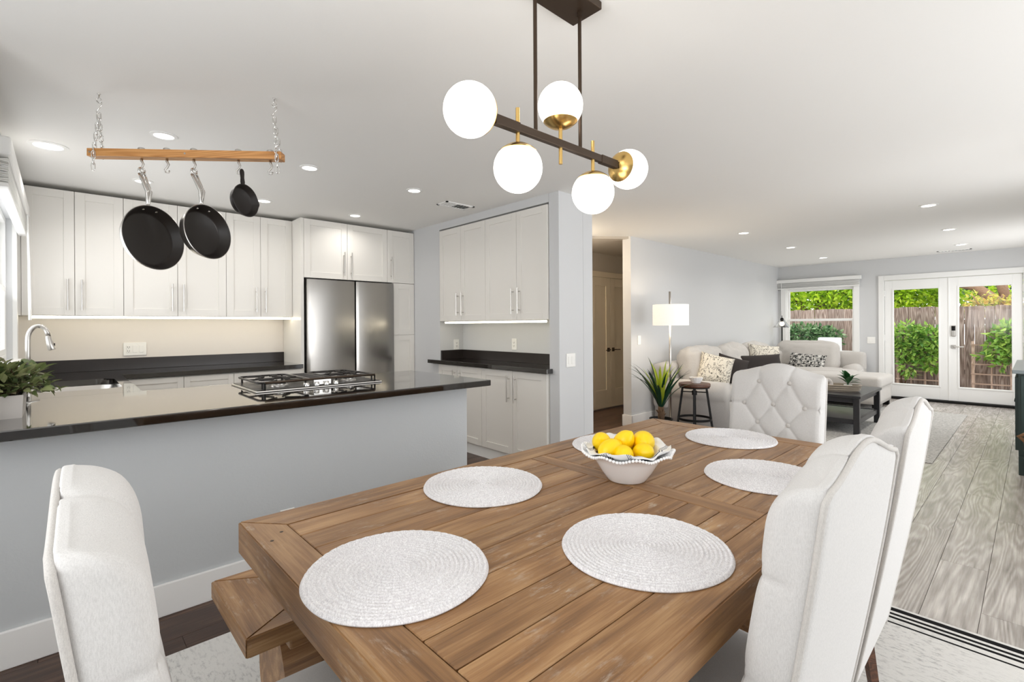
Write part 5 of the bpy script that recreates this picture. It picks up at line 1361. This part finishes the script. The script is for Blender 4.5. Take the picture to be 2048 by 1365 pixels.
obj('basket_body', lathe(bmn(), [(0, 0), (0.14, 0), (0.17, 0.2), (0.165, 0.3), (0.155, 0.3), (0.16, 0.2), (0.13, 0.01), (0, 0.01)], 32), 'wicker', bk, 50)
for z in (0.05, 0.11, 0.17, 0.23, 0.29):
    r_ = 0.143 + 0.03 * min(1, z / 0.2); obj('wicker_band', tube(bmn(), [(r_ * math.cos(a), r_ * math.sin(a), z + 0.004 * math.sin(12 * a)) for a in [2 * PI * k / 40 for k in range(40)]], 0.012, 6, closed=True), 'wicker', bk, True)
obj('handle', tube(bmn(), [(-0.16, 0, 0.27), (-0.17, 0, 0.36), (-0.21, 0.0, 0.40), (-0.175, 0, 0.42), (-0.06, 0, 0.44), (0.06, 0, 0.44), (0.15, 0, 0.40), (0.16, 0, 0.28)], 0.016, 8), 'wicker', bk, True)

# ================================================================== OUTSIDE
struct('patio', B(-9, 6, 10.69, 12.35, -0.12, -0.03), 'concrete', label='pale concrete patio strip outside the doors')
struct('garden_bed', B(-9, 6, 12.35, 40, -0.16, -0.02), 'mulch', label='brown mulch bed before the fence')
# mulch chips
bm = bmn(); rs = random.Random(2)
for k in range(2600):
    x, y = rs.uniform(-4, 0.6), rs.uniform(12.36, 13.15); a = rs.uniform(0, PI); l_, w_ = rs.uniform(0.015, 0.04), rs.uniform(0.006, 0.014); z = -0.018 + rs.uniform(0, 0.012)
    dx, dy = math.cos(a), math.sin(a)
    vs_ = [bm.verts.new((x + sx * l_ * dx - sy * w_ * dy, y + sx * l_ * dy + sy * w_ * dx, z + rs.uniform(-.004, .006))) for sx, sy in ((-1, -1), (1, -1), (1, 1), (-1, 1))]
    bm.faces.new(vs_)
mch = leafmat('mulch_chips', [srgb(96, 70, 54), srgb(150, 118, 94), srgb(190, 160, 134), srgb(120, 88, 68)], 0.95, True, 0)
tag(obj('mulch_chips', bm, mch, kind='stuff'), 'scattered brown wood chips on the garden bed', 'mulch')
# fence
fe = thing('garden_fence', 'weathered grey brown board fence behind the garden', 'fence', (0, 13.2, -0.03))
bw = 0.145; me_b = mesh_of('board', B(-0.0095, 0.0095, 0, 0, 0, 0) if 0 else (lambda bm: bm)(B(-bw / 2 + 0.001, bw / 2 - 0.001, -0.83, 0.83, -0.01, 0.01, 0.002, 1)), 'fence')
x = -6.6; k = 0
rs = random.Random(9)
while x < 2.4:
    o = obj('board', me_b, None, fe, loc=(x, rs.uniform(-0.006, 0.006), 0.83 + rs.uniform(-0.008, 0.012)), rot=(R(90), R(rs.uniform(-0.25, 0.25)), 0))
    x += bw + rs.choice((0.0, 0.0, 0.0, 0.0, 0.003, 0.007)); k += 1
for z in (0.35, 1.35): obj('rail', B(-0.045, 0.045, -4.5, 4.5, -0.02, 0.02), 'fence', fe, loc=(-2.1, 0.035, z), rot=(0, R(90), R(90)) if 0 else (0, R(90), R(90)))
# trellises
def trellis(label, x0, x1, z1, zs):
    t = thing('trellis', label, 'trellis', ((x0 + x1) / 2, 13.10, -0.03), 0, 'garden trellises'); hw = (x1 - x0) / 2
    n = max(3, round((x1 - x0) / 0.19))
    for k in range(n):
        obj('upright', B(-0.022 if k in (0, n - 1) else -0.012, 0.022 if k in (0, n - 1) else 0.012, -z1 / 2, z1 / 2, -0.008, 0.008), 'lattice', t, loc=(-hw + 2 * hw * k / (n - 1), 0, z1 / 2 + 0.02), rot=(R(90), 0, 0))
    for z in zs: obj('crossbar', B(-0.012, 0.012, -hw - 0.03, hw + 0.03, -0.007, 0.007), 'lattice', t, loc=(0, -0.014, z), rot=(R(90), 0, R(90)) if 0 else (0, R(90), R(90)))
trellis('wooden trellis behind the left shrub', -2.0, -1.33, 0.75, (0.15, 0.33, 0.52, 0.70))
trellis('wooden trellis behind the right shrub', -0.83, -0.05, 0.95, (0.14, 0.33, 0.52, 0.71, 0.9))
# shrubs
def leafcloud(bm, rs, center, rad, n, size, up=0.3, shell=0.55):
    for k in range(n):
        d = Vector((rs.gauss(0, 1), rs.gauss(0, 1), rs.gauss(0, 1))).normalized() * (shell + (1 - shell) * rs.random())
        p = Vector((center[0] + d.x * rad[0], center[1] + d.y * rad[1], center[2] + d.z * rad[2]))
        ax = (d + Vector((rs.uniform(-1, 1), rs.uniform(-1, 1), rs.uniform(-1, 1) + up - 0.5))).normalized(); sd = ax.cross(Vector((rs.uniform(-1, 1), rs.uniform(-1, 1), 1.0))).normalized()
        nn = ax.cross(sd); l_ = size * rs.uniform(0.7, 1.3); w_ = l_ * 0.27
        v0 = bm.verts.new(p); v1 = bm.verts.new(p + ax * l_ * 0.45 + sd * w_ + nn * l_ * 0.06); v2 = bm.verts.new(p + ax * l_); v3 = bm.verts.new(p + ax * l_ * 0.45 - sd * w_ + nn * l_ * 0.06); v4 = bm.verts.new(p + ax * l_ * 0.5)
        bm.faces.new((v0, v1, v4)); bm.faces.new((v4, v1, v2)); bm.faces.new((v0, v4, v3)); bm.faces.new((v4, v2, v3))
def shrub(name, label, base, clouds, size, mat, stems, seed):
    rs = random.Random(seed); t = thing(name, label, 'shrub', base, 0, 'shrubs along the fence'); bm = bmn()
    for c_, r_, n in clouds: leafcloud(bm, rs, c_, r_, n, size)
    obj('foliage', bm, mat, t, kind='stuff')
    for s_ in stems: obj('stem', tube(bmn(), s_, [0.014, 0.011, 0.008][:len(s_)], 6), 'trunk', t, True)
shrub('garden_shrub', 'leafy bright green shrub seen through the left french door', (-1.65, 12.92, -0.02),
      [((-0.18, 0, 1.05), (0.30, 0.16, 0.28), 420), ((0.18, 0, 1.02), (0.26, 0.16, 0.26), 380), ((0.12, 0, 0.75), (0.26, 0.13, 0.24), 260), ((-0.22, 0, 0.75), (0.24, 0.13, 0.24), 240), ((-0.13, -0.05, 0.42), (0.16, 0.1, 0.2), 110), ((0.22, -0.02, 0.5), (0.12, 0.08, 0.17), 80)], 0.115, 'shrubleaf',
      [[(-0.28, 0, 0), (-0.25, 0.02, 0.4), (-0.1, 0, 0.9)], [(-0.24, 0.02, 0), (-0.3, 0, 0.35), (-0.3, 0, 0.8)], [(-0.22, 0, 0), (-0.1, 0, 0.45), (0.1, 0, 0.8)]], 21)
shrub('garden_shrub', 'leafy green shrub on the trellis seen through the right french door', (-0.32, 12.92, -0.02),
      [((0.05, 0, 1.02), (0.34, 0.15, 0.34), 420), ((0.30, 0, 1.2), (0.25, 0.15, 0.22), 260), ((-0.10, -0.03, 0.78), (0.24, 0.1, 0.2), 150), ((0.16, 0, 0.72), (0.26, 0.12, 0.16), 160), ((-0.12, -0.03, 0.55), (0.06, 0.06, 0.14), 26), ((-0.36, -0.03, 0.68), (0.08, 0.06, 0.06), 22)], 0.115, 'shrubleaf',
      [[(0.12, 0, 0), (0.1, 0.02, 0.5), (0.1, 0, 1.0)], [(0.16, 0.02, 0), (0.22, 0, 0.5), (0.28, 0, 1.1)]], 22)
shrub('hedge_shrub', 'dark glossy hedge outside the living room window', (-3.65, 12.75, -0.02),
      [((0.0, 0, 0.95), (0.62, 0.22, 0.36), 1500), ((0.42, 0, 0.98), (0.34, 0.2, 0.26), 600), ((-0.5, 0, 0.8), (0.5, 0.2, 0.5), 700), ((0.1, 0, 0.45), (0.6, 0.2, 0.4), 700)], 0.10, 'hedgeleaf',
      [[(0.0, 0, 0), (0.05, 0, 0.4), (0.1, 0, 0.9)], [(0.3, 0, 0), (0.32, 0, 0.4), (0.4, 0, 0.8)]], 23)
# trees beyond the fence
def tree(name, label, base, limbs, clouds, size, mat, seed, group='trees beyond the fence'):
    rs = random.Random(seed); t = thing(name, label, 'tree', base, 0, group); bm = bmn()
    for c_, r_, n in clouds: leafcloud(bm, rs, c_, r_, n, size, 0.2, 0.2)
    obj('foliage', bm, mat, t, kind='stuff')
    for i, (pts, rads) in enumerate(limbs): obj('trunk' if i == 0 else 'branch', tube(bmn(), pts, rads, 10), 'bark', t, True)
tree('garden_tree', 'bright lime green leafy tree behind the fence, left of the doors', (-4.2, 15.2, -0.02),
     [([(0, 0, 0), (0.1, 0, 1.2), (0.3, 0, 2.2), (0.2, 0, 3.6)], [0.13, 0.11, 0.08, 0.04]), ([(0.1, 0, 1.3), (-0.5, 0, 2.2), (-0.9, 0, 3.0)], [0.08, 0.06, 0.03]), ([(0.2, 0, 1.6), (0.9, -0.1, 2.3), (1.5, 0, 2.9)], [0.07, 0.05, 0.03])],
     [((-0.9, 0, 2.2), (1.3, 0.7, 0.9), 3600), ((0.6, 0, 2.1), (1.4, 0.7, 0.9), 4200), ((1.6, 0, 2.1), (1.0, 0.6, 0.8), 2600), ((0, 0.3, 3.3), (2.4, 0.8, 1.0), 3600)], 0.13, 'treeleaf', 31)
tree('garden_tree', 'tree with a thick bare curved limb behind the fence at the doors', (-0.95, 15.0, -0.02),
     [([(0.9, 0, 0), (0.75, 0, 1.2), (0.42, -0.1, 1.75), (0.05, -0.1, 2.12), (-0.55, -0.1, 2.32), (-1.2, 0, 2.45)], [0.15, 0.13, 0.12, 0.10, 0.08, 0.05]), ([(0.60, 0, 1.45), (0.45, 0, 2.2), (0.30, 0, 3.2)], [0.10, 0.09, 0.06]), ([(0.75, 0.1, 1.2), (1.0, 0.2, 2.0), (0.7, 0.1, 2.9)], [0.07, 0.05, 0.03])],
     [((-1.3, 0.5, 2.2), (1.0, 0.4, 0.75), 2400), ((-0.6, 0.6, 2.0), (0.7, 0.4, 0.5), 900), ((0.4, 0.5, 3.1), (1.6, 0.6, 0.6), 1500), ((0.3, 0.9, 2.0), (0.5, 0.3, 0.6), 420)], 0.12, 'treeleaf', 32)
tree('maple_tree', 'small tree with yellow and orange leaves behind the fence at the right door', (-0.55, 14.2, -0.02),
     [([(0, 0, 0), (0.05, 0, 1.1), (0.1, 0, 1.9)], [0.06, 0.05, 0.02]), ([(0.05, 0, 1.2), (-0.2, 0, 1.6), (-0.35, 0, 1.9)], [0.035, 0.025, 0.012])],
     [((-0.15, 0, 1.72), (0.42, 0.25, 0.26), 230), ((0.2, 0, 1.75), (0.3, 0.25, 0.22), 80)], 0.10, 'mapleleaf', 33)
# far evergreen screen beyond the trees
tree('far_tree', 'pale grey green tree far behind the garden', (0.8, 19.0, -0.02), [([(0, 0, 0), (0, 0, 2.5), (0, 0, 5)], [0.2, 0.16, 0.08])], [((-0.6, 0, 3.0), (2.0, 0.8, 1.3), 2200), ((-1.8, 0.2, 2.2), (1.2, 0.6, 1.0), 1100)], 0.16, 'hedgeleaf', 34)
# white garden chair under the window
oc = thing('patio_chair', 'white padded high-back chair outside the living room window', 'chair', (-2.82, 11.55, -0.03))
def cfn(p, abc): return Vector((p.x * (1 - 0.06 * max(0, abc[2])), p.y + 0.05 * ((abc[2] + 1) / 2) ** 2 - 0.03 * (abc[0] ** 2) + (0.008 * abs(math.sin(3 * PI * (abc[2] + 1) / 2)) if abs(abc[1]) > .9 else 0) * (-1 if abc[1] < 0 else 1), p.z))
obj('backrest', rbox(0.215, 0.03, 0.30, 0.02, (16, 4, 40), cfn), 'weave', oc, True, loc=(0, -0.2, 0.75))
obj('seat', rbox(0.23, 0.23, 0.035, 0.025, (12, 12, 4)), 'weave', oc, True, loc=(0, 0.02, 0.45))
obj('column', cyl(bmn(), (0, 0.02, 0.08), (0, 0.02, 0.43), 0.025, 12), 'chrome', oc, True)
for k in range(5):
    a = R(72 * k + 18); obj('leg', tube(bmn(), [(0, 0.02, 0.09), (0.27 * math.cos(a), 0.02 + 0.27 * math.sin(a), 0.03)], [0.018, 0.012], 6), 'chrome', oc)
for s in (-1, 1): obj('armrest', tube(bmn(), [(s * 0.22, -0.18, 0.62), (s * 0.25, 0.0, 0.64), (s * 0.24, 0.16, 0.62), (s * 0.22, 0.16, 0.46)], 0.014, 8), 'chrome', oc, True)
